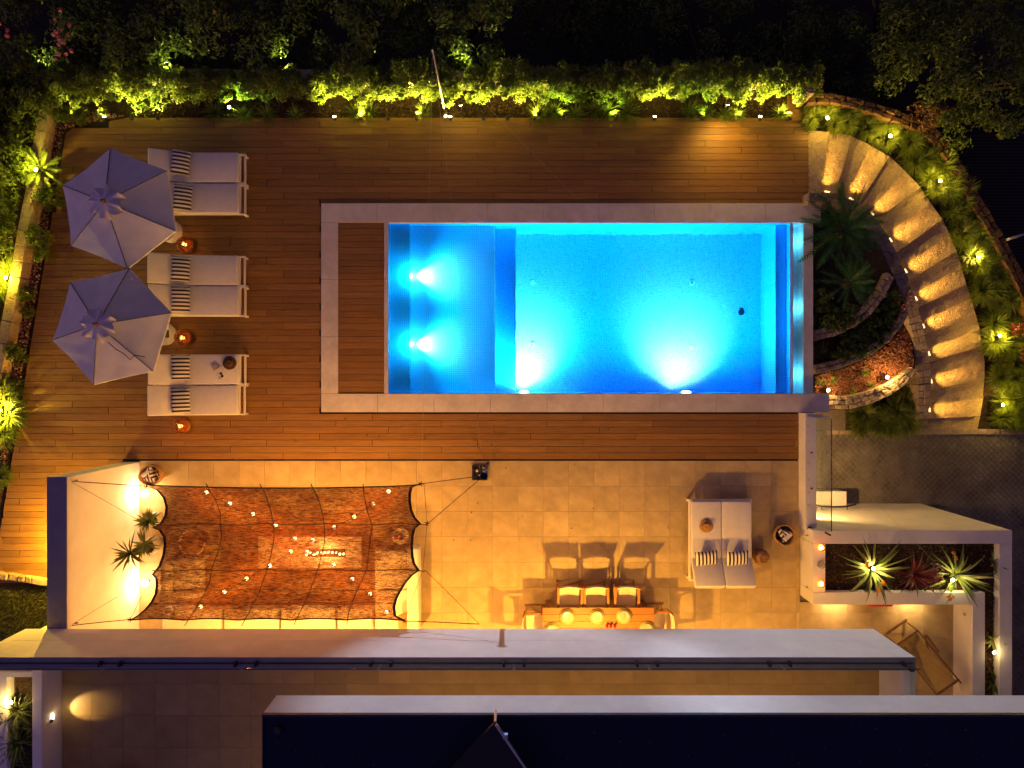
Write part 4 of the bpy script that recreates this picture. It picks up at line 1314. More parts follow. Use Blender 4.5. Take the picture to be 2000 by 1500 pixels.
def palm(name, label, px_, py_, zb, h, seed, n_, L_, scale=1.0, mtl='leaf_cycad', wid=.15):
    o = thing(name, label, 'palm', W(px_, py_, zb) if h == 0 else Vector((W(px_, py_, zb + h).x, W(px_, py_, zb + h).y, zb)))
    tr = obj('trunk', trunk_mesh(h, 0.13, 0.11), None, o)
    fr_ = bpy.data.objects.new('fronds', cycad_mesh(seed, n_, L_, wid, 0.0, 1.15, 0.75, mtl)); C.objects.link(fr_); fr_.parent = o
    fr_.location = (0, 0, h); ORIGIN[fr_.name] = ORIGIN[o.name]
    return o
palm('sago_palm', 'large dark sago palm overhanging the pool corner by the stair', 1643, 447, B1, 0.85, 1, 34, 1.08, wid=.17)
palm('sago_palm', 'smaller shaded sago palm below the large one', 1658, 552, B1, 0.30, 2, 20, 0.80, wid=.13)
palm('sago_palm', 'brightly lit yellow green sago palm over the left low wall', 80, 330, -0.03, 0.45, 3, 22, 0.55, mtl='leaf_fern', wid=.12)

# trees in the dark below the terrace
def tree(name, label, px_, py_, zc, rx, rz, seed, n_=6500, m_='leaf_tree', size=0.13, group=None, clumps=60, cr=.3):
    P_ = W(px_, py_, zc); o = thing(name, label, 'tree', (P_.x, P_.y, -3.0), 0, group)
    me, cc = shrub_mesh(seed, n_, rx, rx, zc - rz + 3.0, zc + rz + 3.0, clumps, cr, size, m_, 0.34)
    obj('crown', me, None, o)
    mb = MB()
    mb.tube([(0, 0, -0.1), (0.05, 0.02, 0.8), (0, 0.06, max(1.2, zc - rz * 0.3 + 3))], [0.16, 0.12, 0.08], 8)
    for c_ in cc[:10]:
        mb.tube([(0.02, 0.04, 1.0 + rnd.random() * .6), (c_[0] * .5, c_[1] * .5, 1.4 + (c_[2] - 1.4) * .6), tuple(c_)], [0.06, 0.04, 0.012], 5)
    obj('trunk', mb, 'bark', o, local=True)
    return o
tree('tree', 'dark oleander like tree with pink blossoms at the top left corner', 95, 60, 0.2, 1.7, 1.2, 201)
tree('tree', 'dark leafy tree right of the pink blossoms', 290, 70, 0.2, 1.6, 1.2, 202)
tree('tree', 'dense dark tree behind the hedge left of the thin pole', 480, 44, 0.2, 1.7, 1.2, 203)
tree('tree', 'dark tree nearest the thin pole at the top', 690, 30, 0.2, 1.7, 1.2, 204)
tree('tree', 'lit edged dark tree just right of the thin pole', 895, 20, 0.2, 1.6, 1.2, 205)
tree('tree', 'shadowy tree at the top centre right', 1120, -10, -1.2, 1.6, 1.1, 206, 4500)
tree('tree', 'very dark tree behind the middle of the right hedge', 1330, 0, -1.4, 1.7, 1.1, 207, 4500)
tree('tree', 'very dark tree behind the right end of the hedge', 1540, 20, -1.5, 1.8, 1.1, 208, 4500)
tree('tree', 'dark tree at the top right beside the large leaning one', 1735, 50, -1.0, 1.9, 1.2, 209)
tree('tree', 'large broad tree leaning over the stone wall at the top right', 1905, 140, 0.1, 2.1, 1.1, 210, 9000)
pinkm, cc = flower_mesh(9, 16, 0.06, 0.22, 0, 0.25, 'petal_pink')
place('blossom_spray', 'spray of pink blossoms on the top left tree', 'flowers', W(128, 78, 1.35), [('petals', pinkm)])
pinkm, cc = flower_mesh(11, 9, 0.06, 0.14, 0, 0.2, 'petal_pink')
place('blossom_spray', 'pale pink blossoms at the very edge of the top left corner', 'flowers', W(8, 70, 1.3), [('petals', pinkm)])
# bougainvillea by the right edge
bm2, cc = shrub_mesh(230, 1600, 0.55, 0.7, 0.2, 1.2, 22, 0.16, 0.08, 'leaf_red', 0.7)
place('bougainvillea', 'reddish pink bougainvillea bush at the right edge of the ferns', 'bush', W(1998, 655, -1.9), [('foliage', bm2), ('stem', stems_mesh(cc, 7, 0, 0.014))])
# pale dry shrub spray lit under the big tree
dm, cc = shrub_mesh(231, 700, 0.42, 0.28, 0.3, 0.8, 12, 0.16, 0.11, 'leaf_dry', 0.3)
place('dry_shrub', 'pale dry leaved shrub under the big tree at the stone wall', 'shrub', W(1790, 238, -0.7), [('foliage', dm), ('stem', stems_mesh(cc, 7, 0, 0.012))])

# chips, mulch, grass
def chips(name, poly_px, z, n_, size, m_, seed, parent=None, flat=0.5):
    rng = np.random.default_rng(seed)
    pts = [(W(a_, b_, z).x, W(a_, b_, z).y) for a_, b_ in poly_px]
    xs = [p[0] for p in pts]; ys = [p[1] for p in pts]
    P = []
    def inside(x, y):
        c = False; j = len(pts) - 1
        for i in range(len(pts)):
            if (pts[i][1] > y) != (pts[j][1] > y) and x < (pts[j][0] - pts[i][0]) * (y - pts[i][1]) / (pts[j][1] - pts[i][1]) + pts[i][0]: c = not c
            j = i
        return c
    while len(P) < n_:
        x, y = rng.uniform(min(xs), max(xs)), rng.uniform(min(ys), max(ys))
        if inside(x, y): P.append((x, y, z + rng.uniform(0, size * .6)))
    P = np.array(P)
    Nn = rng.normal(size=(n_, 3)) * 0.5 + np.array([0, 0, 1.0])
    v, t = leaf_arrays(P, Nn, size, rng, 0.7, -0.3)
    if parent is not None:
        v = v - np.array(ORIGIN[parent.name])
    o = obj(name, np_mesh(name, v, t, m_), None, parent, kind='stuff')
    return o
leafmat('chip_red', (0.16, 0.05, 0.025), (0.40, 0.16, 0.08), (0.55, 0.30, 0.2), 0.0, 0.8)
leafmat('chip_mulch', (0.03, 0.016, 0.01), (0.13, 0.065, 0.035), (0.28, 0.16, 0.10), 0.0, 0.85)
leafmat('chip_pink', (0.12, 0.05, 0.04), (0.40, 0.20, 0.15), (0.6, 0.45, 0.35), 0.0, 0.85)
o = chips('gravel', [(1592, 735), (1640, 722), (1695, 700), (1738, 670), (1764, 640), (1776, 640), (1784, 715), (1740, 745), (1680, 770), (1592, 772)], B3 + 0.004, 5200, 0.05, 'chip_red', 1)
props(o, 'red brown stone chips filling the lowest curved bed', 'gravel')
o = chips('mulch', [(75, 210), (250, 226), (125, 252), (70, 590), (20, 850), (-10, 1040), (-40, 1040), (-20, 800), (25, 600)], -0.026, 5200, 0.055, 'chip_pink', 2)
props(o, 'loose bark mulch covering the narrow bed left of the deck', 'mulch')
o = chips('mulch', [(330, 205), (1535, 205), (1535, 236), (250, 230)], -0.046, 3500, 0.055, 'chip_mulch', 3)
props(o, 'dark bark mulch at the foot of the top hedge', 'mulch')
chips('mulch', [(1612, 1063), (1952, 1063), (1952, 1156), (1612, 1156)], SZ + 0.004, 4200, 0.045, 'chip_mulch', 4, pl)
chips('mulch', [(1925, 1158), (1951, 1158), (1951, 1400), (1925, 1400)], SZ - 0.006, 900, 0.05, 'chip_mulch', 5, pl)
o = chips('mulch', [(1580, 240), (1660, 262), (1740, 300), (1800, 360), (1850, 430), (1900, 540), (1925, 650), (1930, 800), (1916, 800), (1900, 600), (1850, 460), (1790, 375), (1700, 290), (1625, 262)], -0.0, 10, 0.02, 'chip_mulch', 6)
bpy.data.objects.remove(o)
gm = blade_mesh(301, 9000, 0.09, 0.008, 0.7, 1.5, 0.8, 0.0, 'grass', 2)
co = np.empty(len(gm.vertices) * 3, np.float32); gm.vertices.foreach_get('co', co); co = co.reshape(-1, 6, 3)
rng = np.random.default_rng(8)
offs = np.stack([rng.uniform(xw(-40), xw(245), len(co)), rng.uniform(yw(1260), yw(1148), len(co)), np.full(len(co), -0.02)], 1)
co += offs[:, None, :]
gm.vertices.foreach_set('co', co.ravel()); gm.update()
obj('grass', gm, None, label='short grass strip left of the white wall', category='grass', kind='stuff') if False else props(obj('grass', gm, None), 'short grass strip left of the white wall', 'grass', None, 'stuff')
# ================================================================== FURNITURE
def rbox(x0, x1, y0, y1, z0, z1, r=0.04, puff=0.0, n=2):
    """soft edged box (cushion)"""
    bm = bmesh.new()
    bmesh.ops.create_cube(bm, size=1)
    for v in bm.verts:
        v.co = Vector(((x0 + x1) / 2 + v.co.x * (x1 - x0), (y0 + y1) / 2 + v.co.y * (y1 - y0), (z0 + z1) / 2 + v.co.z * (z1 - z0)))
    bmesh.ops.bevel(bm, geom=list(bm.edges), offset=r, segments=3, affect='EDGES', profile=0.5)
    mb = MB(); bm.verts.ensure_lookup_table()
    mb.add([v.co.copy() for v in bm.verts], [tuple(v.index for v in f.verts) for f in bm.faces])
    bm.free()
    return mb


def pillow_mb(lx, ly, h, seed=0):
    """a plump cushion, flat seam all round, corners pulled out"""
    rr = random.Random(seed); mb = MB(); n_ = 12
    for sg in (1, -1):
        P = []
        for i in range(n_ + 1):
            rw = []
            for j in range(n_ + 1):
                u, v = -1 + 2 * i / n_, -1 + 2 * j / n_
                f = max(0, (1 - abs(u) ** 2.6)) ** 0.55 * max(0, (1 - abs(v) ** 2.6)) ** 0.55
                pin = 1 - 0.05 * (1 - abs(u)) * 0 - 0.06 * (1 - u * u) * (abs(v) ** 3) - 0.0
                pin2 = 1 - 0.06 * (1 - v * v) * (abs(u) ** 3)
                rw.append(Vector((u * lx / 2 * pin2, v * ly / 2 * pin, sg * h / 2 * f + rr.uniform(-.003, .003) * f)))
            P.append(rw)
        if sg < 0: P = P[::-1]
        mb.grid(P)
    return mb


# ---- sun loungers (head at -X, lying along X)
LB = 0.36
def make_lounger(back=R(27), wid=0.70):
    o = thing('sun_lounger', 'x', 'sun lounger', (0, 0, 0))
    L_ = 2.10; x0, x1 = -L_ / 2, L_ / 2; hinge = x0 + 0.78
    w2 = wid / 2
    fr = MB()
    fr.box(x0, x1 + 0.03, -w2, -w2 + 0.035, 0.20, 0.27)
    fr.box(x0, x1 + 0.03, w2 - 0.035, w2, 0.20, 0.27)
    fr.box(x1 - 0.005, x1 + 0.03, -w2 + 0.036, w2 - 0.036, 0.201, 0.269)
    fr.box(x1 - 0.12, x1 - 0.085, -w2 + 0.036, w2 - 0.036, 0.201, 0.269)
    fr.box(x0, x0 + 0.035, -w2 + 0.036, w2 - 0.036, 0.201, 0.269)
    obj('frame', fr, 'powder_white', o, local=True, bevel=0.006)
    for sx in (x0 + 0.03, x1 - 0.05):
        for sy in (-w2 + 0.002, w2 - 0.042):
            obj('leg', MB().box(sx, sx + 0.06, sy, sy + 0.04, 0, 0.199), 'powder_white', o, local=True, bevel=0.004)
    m_ = rbox(hinge, x1 - 0.10, -w2 + 0.008, w2 - 0.008, 0.272, LB + 0.03, 0.028)
    obj('mattress', m_, 'fabric_white', o, smooth=True, local=True)
    bk = rbox(-0.80, 0, -w2 + 0.008, w2 - 0.008, -0.005, 0.105, 0.028)
    bk.xf(Matrix.Translation((hinge, 0, 0.275)) @ Matrix.Rotation(back, 4, 'Y'))
    obj('backrest', bk, 'fabric_white', o, smooth=True, local=True)
    bf = MB().bar((-0.80, 0, -0.03), (0, 0, -0.03), wid - 0.06, 0.03).xf(Matrix.Translation((hinge, 0, 0.275)) @ Matrix.Rotation(back, 4, 'Y'))
    obj('backrest_frame', bf, 'powder_white', o, local=True)
    pr = MB().bar((hinge - 0.45, -0.2, 0.235), (hinge - 0.42, -0.2, 0.42), 0.02, 0.02).bar((hinge - 0.45, 0.2, 0.235), (hinge - 0.42, 0.2, 0.42), 0.02, 0.02)
    obj('prop', pr, 'powder_white', o, local=True)
    return o


LG = 'sun loungers in pairs on the deck'
lounge0 = make_lounger()
LSPEC = [(307, 366, 'white sun lounger nearest the top hedge, beside the upper parasol'), (366, 425, 'white sun lounger of the top pair, partly under the upper parasol'),
         (503, 562, 'upper white sun lounger of the middle pair between two lanterns'), (562, 620, 'lower white sun lounger of the middle pair'),
         (693, 752, 'white sun lounger with hat and phone lying on it'), (752, 810, 'white sun lounger nearest the patio and the lantern on the deck')]
PLAB = ['striped cushion on the topmost lounger', 'striped cushion on the second lounger at the parasol edge', 'striped cushion on the upper lounger of the middle pair',
        'striped cushion on the lower lounger of the middle pair', 'striped cushion on the lounger that carries the hat', 'striped cushion on the lounger nearest the patio']
pil_me = mesh_of('cushion', pillow_mb(0.40, 0.58, 0.16, 1), True); pil_me.materials.append(M['pillow_stripe'])
lx = (xw(310) + xw(485)) / 2
for i, (a_, b_, lab) in enumerate(LSPEC):
    o = lounge0 if i == 0 else copy_tree(lounge0)
    o.location = (lx + rnd.uniform(-.01, .01), (yw(a_) + yw(b_)) / 2, 0)
    o.rotation_euler.z = R(rnd.uniform(-0.5, 0.5))
    props(o, lab, 'sun lounger', LG)
    px_, py_ = [(353, 317), (357, 386), (353, 525), (353, 585), (353, 718), (353, 782)][i]
    p = W(px_, py_, 0.50)
    c_ = obj('cushion', pil_me, None, None)
    c_.location = (p.x, p.y, 0.505); c_.rotation_euler = (R(rnd.uniform(-2, 2)), R(16), R([-6, -4, -2, 0, 1, 2][i]))
    props(c_, PLAB[i], 'cushion', 'striped cushions on the loungers')

# ---- daybed on the patio (head at -Y)
db = thing('daybed', 'white double daybed with two raised backrests on the patio tiles', 'daybed', W(1405, 1060, 0))
k_ = lambda px_, py_, z=0.36: W(px_, py_, z)
dx0, dx1, dxm = W(1350, 0, 0.36).x, W(1468, 0, 0.36).x, W(1409, 0, 0.36).x
dy1, dyh, dyb = W(0, 979, 0.36).y, W(0, 1092, 0.38).y, W(0, 1150, 0.72).y
fr = MB()
fr.box(dx0 - 0.03, dx0 + 0.01, dyb + 0.05, dy1 + 0.03, 0.20, 0.28).box(dx1 - 0.01, dx1 + 0.03, dyb + 0.05, dy1 + 0.03, 0.20, 0.28)
fr.box(dx0 + 0.011, dx1 - 0.011, dy1 - 0.01, dy1 + 0.03, 0.201, 0.279).box(dx0 + 0.011, dx1 - 0.011, dyb + 0.05, dyb + 0.09, 0.201, 0.279)
obj('frame', fr, 'powder_white', db, bevel=0.006)
for xx in (dx0 - 0.028, dx1 - 0.012):
    for yy in (dyb + 0.06, dy1 - 0.05):
        obj('leg', MB().box(xx, xx + 0.04, yy, yy + 0.06, 0, 0.199), 'powder_white', db)
bl = (dyh - dyb); ang = math.atan2(0.36, bl)
for (a_, b_) in ((dx0, dxm), (dxm, dx1)):
    obj('mattress', rbox(a_ + 0.004, b_ - 0.004, dyh, dy1, 0.282, 0.385, 0.028), 'fabric_white', db, smooth=True)
    Lb = math.hypot(bl, 0.36)
    bk = rbox(a_ + 0.004, b_ - 0.004, -Lb, 0, 0, 0.10, 0.028).xf(Matrix.Translation((0, dyh, 0.285)) @ Matrix.Rotation(-ang, 4, 'X'))
    obj('backrest', bk, 'fabric_white', db, smooth=True)
    bf = MB().bar((a_ + 0.03, 0, -0.02), (b_ - 0.03, 0, -0.02), 0.04, 0.03)
    fb = MB().box(a_ + 0.02, b_ - 0.02, -Lb, -Lb + 0.04, -0.04, -0.005).box(a_ + 0.02, a_ + 0.05, -Lb, 0, -0.041, -0.006).box(b_ - 0.05, b_ - 0.02, -Lb, 0, -0.041, -0.006)
    fb.xf(Matrix.Translation((0, dyh, 0.285)) @ Matrix.Rotation(-ang, 4, 'X'))
    obj('backrest_frame', fb, 'powder_white', db)
for i, (px_, py_, lab) in enumerate([(1380, 1090, 'striped cushion on the left half of the patio daybed'), (1440, 1090, 'striped cushion on the right half of the patio daybed')]):
    p = W(px_, py_, 0.52)
    c_ = obj('cushion', pil_me, None, None)
    c_.location = (p.x, p.y, 0.52); c_.rotation_euler = (0, R(-18), R(90 + (6 if i == 0 else 5)))
    c_.scale = (0.92, 0.92, 1)
    props(c_, lab, 'cushion', 'striped cushions on the daybed')


def hat(px_, py_, z, lab, r=0.17, m_='straw'):
    c_ = W(px_, py_, z); o = thing('straw_hat', lab, 'hat', c_)
    br = MB().lathe([(0.075, 0.012), (r * 0.75, 0.004), (r, 0.014), (r, 0.019), (r * .75, 0.010), (0.078, 0.02)], c_, 28, wob=lambda i, a: 0.03 * math.sin(3 * a + i))
    obj('brim', br, m_, o, smooth=True)
    cr = MB().lathe([(0.086, 0.012), (0.082, 0.06), (0.068, 0.085), (0.035, 0.082), (0.002, 0.07)], c_, 24)
    obj('crown', cr, m_, o, smooth=True)
    obj('band', MB().lathe([(0.088, 0.02), (0.087, 0.04), (0.0835, 0.04), (0.085, 0.02)], c_, 24), 'straw_dark', o)
    return o
hat(449, 709, LB + 0.035, 'brown straw hat lying on the white lounger', 0.155, 'straw_dark')
hat(1379, 1027, 0.39, 'woven straw hat on the patio daybed', 0.155)
c_ = W(421, 717, LB + 0.035); tw = thing('towel', 'small folded pale grey towel beside the hat on the lounger', 'towel', c_, R(30))
obj('fold', rbox(-0.075, 0.075, -0.06, 0.06, 0, 0.03, 0.012), 'pot_grey', tw, smooth=True, local=True)
c_ = W(428, 723, LB + 0.065); bk_ = thing('book', 'small cream book lying on the lounger beside the hat', 'book', c_, R(35))
obj('cover', MB().box(-0.07, 0.07, -0.05, 0.05, 0, 0.016), 'paper', bk_, local=True, bevel=0.003)
c_ = W(433, 732, LB + 0.034); sg = thing('sunglasses', 'dark sunglasses on the lounger near the hat', 'sunglasses', c_, R(-60))
obj('lens', MB().lathe([(0.028, 0), (0.03, 0.006), (0.02, 0.01)], (-0.033, 0, 0.004), 14), 'glass_lens', sg, local=True)
obj('lens', MB().lathe([(0.028, 0), (0.03, 0.006), (0.02, 0.01)], (0.033, 0, 0.004), 14), 'glass_lens', sg, local=True)
obj('temple', MB().tube([(-0.06, 0, 0.012), (-0.055, -0.11, 0.012)], 0.004).tube([(0.06, 0, 0.012), (0.055, -0.11, 0.012)], 0.004), 'rubber', sg, local=True)

# ---- parasols
def parasol(label, bx_, by_, rot, Rr, cord=False):
    b_ = W(bx_, by_, 0); o = thing('parasol', label, 'parasol', b_)
    rr = random.Random(int(bx_))
    obj('pole', MB().tube([(0, 0, 0.05), (0, 0, 2.80)], 0.024, 12), 'teak_dark', o, local=True, smooth=True)
    obj('pole_table', MB().lathe([(0.06, 0.0), (0.30, 0.40), (0.31, 0.41), (0.31, 0.432), (0.30, 0.44), (0.03, 0.44)][2:], (0, 0, 0), 36), 'powder_white', o, local=True)
    obj('base', MB().lathe([(0.26, 0), (0.26, 0.05), (0.06, 0.07), (0.05, 0.38)], (0, 0, 0), 28), 'powder_white', o, local=True, smooth=True)
    apex = Vector((0, 0, 2.75)); V = [Vector((Rr * math.cos(rot + i * PI / 3), Rr * math.sin(rot + i * PI / 3), 2.25)) for i in range(6)]
    n_ = 10
    for i in range(6):
        A, B_ = V[i], V[(i + 1) % 6]; P = []
        for u in range(n_ + 1):
            t = u / n_; rw = []
            for v in range(n_ + 1):
                s_ = v / n_
                p = apex.lerp(A.lerp(B_, s_), 0.06 + 0.94 * t)
                sag = 0.03 * math.sin(PI * s_) * t
                wr = 0.011 * math.sin(s_ * 11 + t * 7 + i * 2.1 + 2 * math.sin(t * 5 + i)) * t * math.sin(PI * s_)
                inn = (1 - 0.012 * math.sin(PI * s_) * t)
                rw.append(Vector((p.x * inn, p.y * inn, p.z - sag + wr)))
            P.append(rw)
        mb = MB().grid([r[::1] for r in P])
        # hem drop
        hem = [[P[n_][v] for v in range(n_ + 1)], [P[n_][v] * 1 - Vector((0, 0, 0.05)) for v in range(n_ + 1)]]
        mb.grid(hem)
        obj('canopy_panel', mb, 'canopy', o, local=True, smooth=True)
        obj('rib', MB().tube([apex + Vector((0, 0, -0.05)), A + Vector((0, 0, -0.02))], 0.009, 6), 'teak', o, local=True)
        obj('strut', MB().tube([(0, 0, 2.05), apex.lerp(A, 0.45) + Vector((0, 0, -0.02))], 0.008, 6), 'teak', o, local=True)
        obj('seam', MB().tube([apex.lerp(A, 0.08) + Vector((0, 0, 0.006)), apex.lerp(A, 0.5) + Vector((0, 0, 0.008)), A + Vector((0, 0, 0.006))], 0.011, 5), 'canopy_seam', o, local=True)
    # ruffled vent cap
    nr, na = 6, 60; P = []
    for u in range(nr + 1):
        t = u / nr; rw = []
        for v in range(na + 1):
            a_ = 2 * PI * (v % na) / na
            r = 0.05 + 0.27 * t * (1 + 0.10 * math.sin(6 * a_ + rot * 3) + 0.08 * math.sin(11 * a_ + 1.3 + bx_))
            z = 2.80 - 0.085 * t + t * t * (0.07 * math.sin(8 * a_ + bx_) + 0.04 * math.sin(15 * a_))
            rw.append(Vector((r * math.cos(a_), r * math.sin(a_), z)))
        P.append(rw)
    obj('vent_cap', MB().grid(P), 'fabric_white', o, local=True, smooth=True)
    obj('finial', MB().lathe([(0.035, 2.79), (0.04, 2.83), (0.03, 2.87), (0.005, 2.88)], (0, 0, 0), 14), 'teak', o, local=True, smooth=True)
    if cord:
        pts = [W(*p, z) - b_ for p, z in (((212, 668), 2.62), ((228, 682), 2.56), ((245, 692), 2.50), ((256, 703), 2.45), ((264, 694), 2.45), ((284, 697), 2.40))]
        obj('tie_cord', MB().tube([p + Vector((0, 0, 0.03)) for p in pts], 0.009, 5), 'rope', o, local=True)
    return o
parasol('upper grey hexagonal parasol over the top loungers', 336, 453, R(98), 1.235)
parasol('lower grey hexagonal parasol with a dark tie cord hanging down', 323.5, 653, R(73), 1.235, True)
c_ = W(325, 652, 0.441); o = thing('book', 'small dark green book on the round table of the lower parasol', 'book', c_, R(4))
obj('cover', MB().box(-0.065, 0.065, -0.09, 0.09, 0, 0.02), 'book_green', o, local=True, bevel=0.003)

# ---- lanterns
def lantern(label, px_, py_, power, lit=True, h=0.40, rot=0):
    b_ = W(px_, py_, 0); o = thing('lantern', label, 'lantern', b_, rot, 'floor lanterns')
    ORIGIN[o.name] = b_
    obj('base', MB().lathe([(0.13, 0), (0.145, 0.03), (0.15, 0.09), (0.13, 0.11), (0.09, 0.105)], (0, 0, 0), 24), 'teak', o, local=True, smooth=True)
    sh = obj('shade', MB().lathe([(0.085, 0.112), (0.15, 0.17), (0.175, 0.26), (0.155, 0.35), (0.09, 0.40)], (0, 0, 0), 28), 'glass_amber' if lit else 'wicker', o, local=True, smooth=True)
    obj('collar', MB().torus((0, 0, 0.405), 0.09, 0.014, 24, 6), 'teak', o, local=True, smooth=True)
    obj('collar', MB().torus((0, 0, 0.26), 0.177, 0.008, 28, 6), 'teak', o, local=True, smooth=True)
    obj('handle', MB().torus((0, 0, 0.40), 0.10, 0.009, 16, 6, 0, PI, 'y'), 'teak_dark', o, local=True, smooth=True)
    if lit:
        obj('candle', MB().lathe([(0.03, 0.11), (0.03, 0.19)], (0, 0, 0), 14), 'paper', o, local=True)
        obj('bulb', MB().sphere((0, 0, 0.25), 0.045, 14, 8), 'ember_bulb', o, local=True, smooth=True)
        lamp('POINT', b_ + Vector((0, 0, 0.25)), power, (1, 0.55, 0.18), o, radius=0.05, name='lantern_lamp')
    else:
        obj('glass_cup', MB().lathe([(0.05, 0.36), (0.055, 0.44), (0.05, 0.44), (0.045, 0.37)], (0, 0, 0), 16), 'glass_clear', o, local=True)
    return o
lantern('amber glowing lantern beside the upper parasol table', 370, 481, 6)
lantern('amber glowing lantern beside the lower parasol table', 366, 661, 6)
lantern('amber lantern standing on the deck below the last lounger', 362, 831, 6)
lantern('dark unlit wicker lantern beside the patio daybed', 1480, 1083, 0, False)

# ---- baskets
def basket(label, px_, py_, seed):
    b_ = W(px_, py_, 0); o = thing('basket', label, 'basket', b_, 0.3 * seed)
    rr = random.Random(seed)
    mb = MB()
    for i in range(9):
        z = 0.015 + i * 0.032; r = 0.17 + 0.06 * math.sin(i / 9 * 2.2)
        mb.torus((0, 0, z), r, 0.016, 26, 6)
    obj('weave', mb, 'wicker', o, local=True, smooth=True)
    obj('bottom', MB().lathe([(0.17, 0.002), (0.17, 0.02)], (0, 0, 0), 24), 'wicker', o, local=True)
    obj('rim', MB().torus((0, 0, 0.305), 0.235, 0.014, 30, 6), 'straw', o, local=True, smooth=True)
    for s_ in (-1, 1):
        obj('handle', MB().torus((s_ * 0.21, 0, 0.30), 0.09, 0.011, 14, 6, 0, PI, 'x'), 'straw', o, local=True, smooth=True)
    for i in range(4):
        a_ = i * 1.7 + seed
        p = rbox(-0.12, 0.12, -0.045, 0.045, 0, 0.24, 0.02).xf(Matrix.Translation((0.07 * math.cos(a_), 0.07 * math.sin(a_), 0.07)) @ Matrix.Rotation(a_ * 1.3, 4, 'Z') @ Matrix.Rotation(R(rr.uniform(-18, 18)), 4, 'X'))
        obj('rolled_towel', p, ['cloth_stripe', 'fabric_white', 'cloth_stripe', 'pillow_stripe'][i], o, local=True, smooth=True)
    return o
basket('round wicker basket of striped towels at the white wall end', 305, 925, 1)
basket('round wicker basket of striped towels near the planter', 1524, 1040, 3)

# ---- pots and yuccas by the wall
def potted(label, px_, py_, pr, ph, crowns, seed):
    b_ = W(px_, py_, 0); o = thing('potted_plant', label, 'potted plant', b_)
    obj('pot', MB().lathe([(pr * 0.7, 0), (pr * 0.95, ph * .3), (pr * 1.0, ph * .6), (pr * 0.85, ph), (pr * 0.72, ph), (pr * .75, ph * .8)], (0, 0, 0), 28), 'pot_grey', o, local=True, smooth=True)
    obj('soil', MB().lathe([(pr * 0.74, ph * .84), (pr * 0.74, ph * .87), (0.01, ph * .89)], (0, 0, 0), 20), 'soil', o, local=True)
    for i, (q, z, n_, L_) in enumerate(crowns):
        t = W(*q, z) - b_
        obj('stem', MB().tube([(0, 0, ph * .8), (t.x * .4, t.y * .4, ph + (t.z - ph) * .5), tuple(t)], [0.03, 0.025, 0.02], 8), 'bark', o, local=True, smooth=True)
        me = blade_mesh(seed + i, n_, L_, 0.05, -0.2, 1.35, 0.55, 0.015, 'leaf_yucca', 4, 0.15)
        c_ = obj('rosette', me, None, o, local=True); c_.location = t
    return o
potted('tall yucca with two spiky heads in a grey pot by the wall', 307, 1060, 0.20, 0.42, [((255, 1080), 1.35, 30, 0.46), ((283, 1062), 0.95, 26, 0.40)], 400)
potted('smaller spiky plant in a grey pot by the wall', 311, 1010, 0.16, 0.34, [((290, 1018), 0.75, 44, 0.30)], 410)

# ---- floor lamps at the wall
for py_, lab in ((963, 'bright globe lamp on the floor by the wall below the basket'), (1136, 'bright globe lamp on the floor by the wall below the yucca')):
    b_ = W(288, py_, 0); o = thing('globe_lamp', lab, 'lamp', b_)
    obj('base', MB().lathe([(0.06, 0), (0.06, 0.03), (0.04, 0.04)], (0, 0, 0), 16), 'metal_dark', o, local=True)
    obj('globe', MB().sphere((0, 0, 0.12), 0.085, 20, 12), 'bulb_warm', o, local=True, smooth=True)
    lamp('POINT', b_ + Vector((0.0, 0, 0.26)), 36, (1, 0.60, 0.28), o, radius=0.06, name='globe_light')

# ---- lounge under the shade net
sf = thing('sofa', 'long cream sofa along the house side under the shade net', 'sofa', W(540, 1215, 0))
ys0 = yw(1232, 0.4) - 0.45
for (a_, b_) in ((320, 433), (436, 545), (548, 655), (658, 728)):
    A, B_ = W(a_, 0, 0.4).x, W(b_, 0, 0.4).x
    obj('seat_cushion', rbox(A + .01, B_ - .01, ys0, yw(1190, 0.4), 0.22, 0.42, 0.04), 'sofa', sf, smooth=True)
    obj('back_cushion', rbox(A + .01, B_ - .01, ys0 - 0.2, ys0, 0.40, 0.72, 0.05), 'sofa', sf, smooth=True)
obj('plinth', MB().box(W(318, 0, 0.2).x, W(730, 0, 0.2).x, ys0 - 0.2, yw(1192, 0.4), 0.02, 0.218), 'powder_white', sf, bevel=0.01)
sf2 = thing('sofa', 'cream sofa section at the right end of the lounge', 'sofa', W(798, 1150, 0))
obj('seat_cushion', rbox(W(735, 0, 0.4).x, W(795, 0, 0.4).x, yw(1150, .4), yw(1075, .4), 0.22, 0.42, 0.04), 'sofa', sf2, smooth=True)
obj('seat_cushion', rbox(W(735, 0, 0.4).x, W(795, 0, 0.4).x, yw(1225, .4), yw(1152, .4), 0.22, 0.42, 0.04), 'sofa', sf2, smooth=True)
obj('back_cushion', rbox(W(796, 0, 0.5).x, W(820, 0, 0.5).x, yw(1240, .5), yw(1068, .5), 0.20, 0.66, 0.06), 'sofa', sf2, smooth=True)
obj('plinth', MB().box(W(733, 0, 0.2).x, W(819, 0, 0.2).x, yw(1232, .2), yw(1072, .2), 0.02, 0.218), 'powder_white', sf2, bevel=0.01)
obj('throw_cushion', pillow_mb(0.45, 0.45, 0.14, 3).xf(Matrix.Translation(W(790, 1215, 0.6)) @ Matrix.Rotation(R(60), 4, 'Y')), 'canvas_olive', sf2, smooth=True)
rg = obj('rug', MB().box(W(432, 0, 0.012).x, W(728, 0, 0.012).x, yw(1182), yw(1030), 0.001, 0.012), 'rug')
props(rg, 'brown woven rug under the fire table', 'rug')
ft = thing('fire_table', 'low pale stone fire table with a line of flames', 'fire table', W(605, 1078, 0))
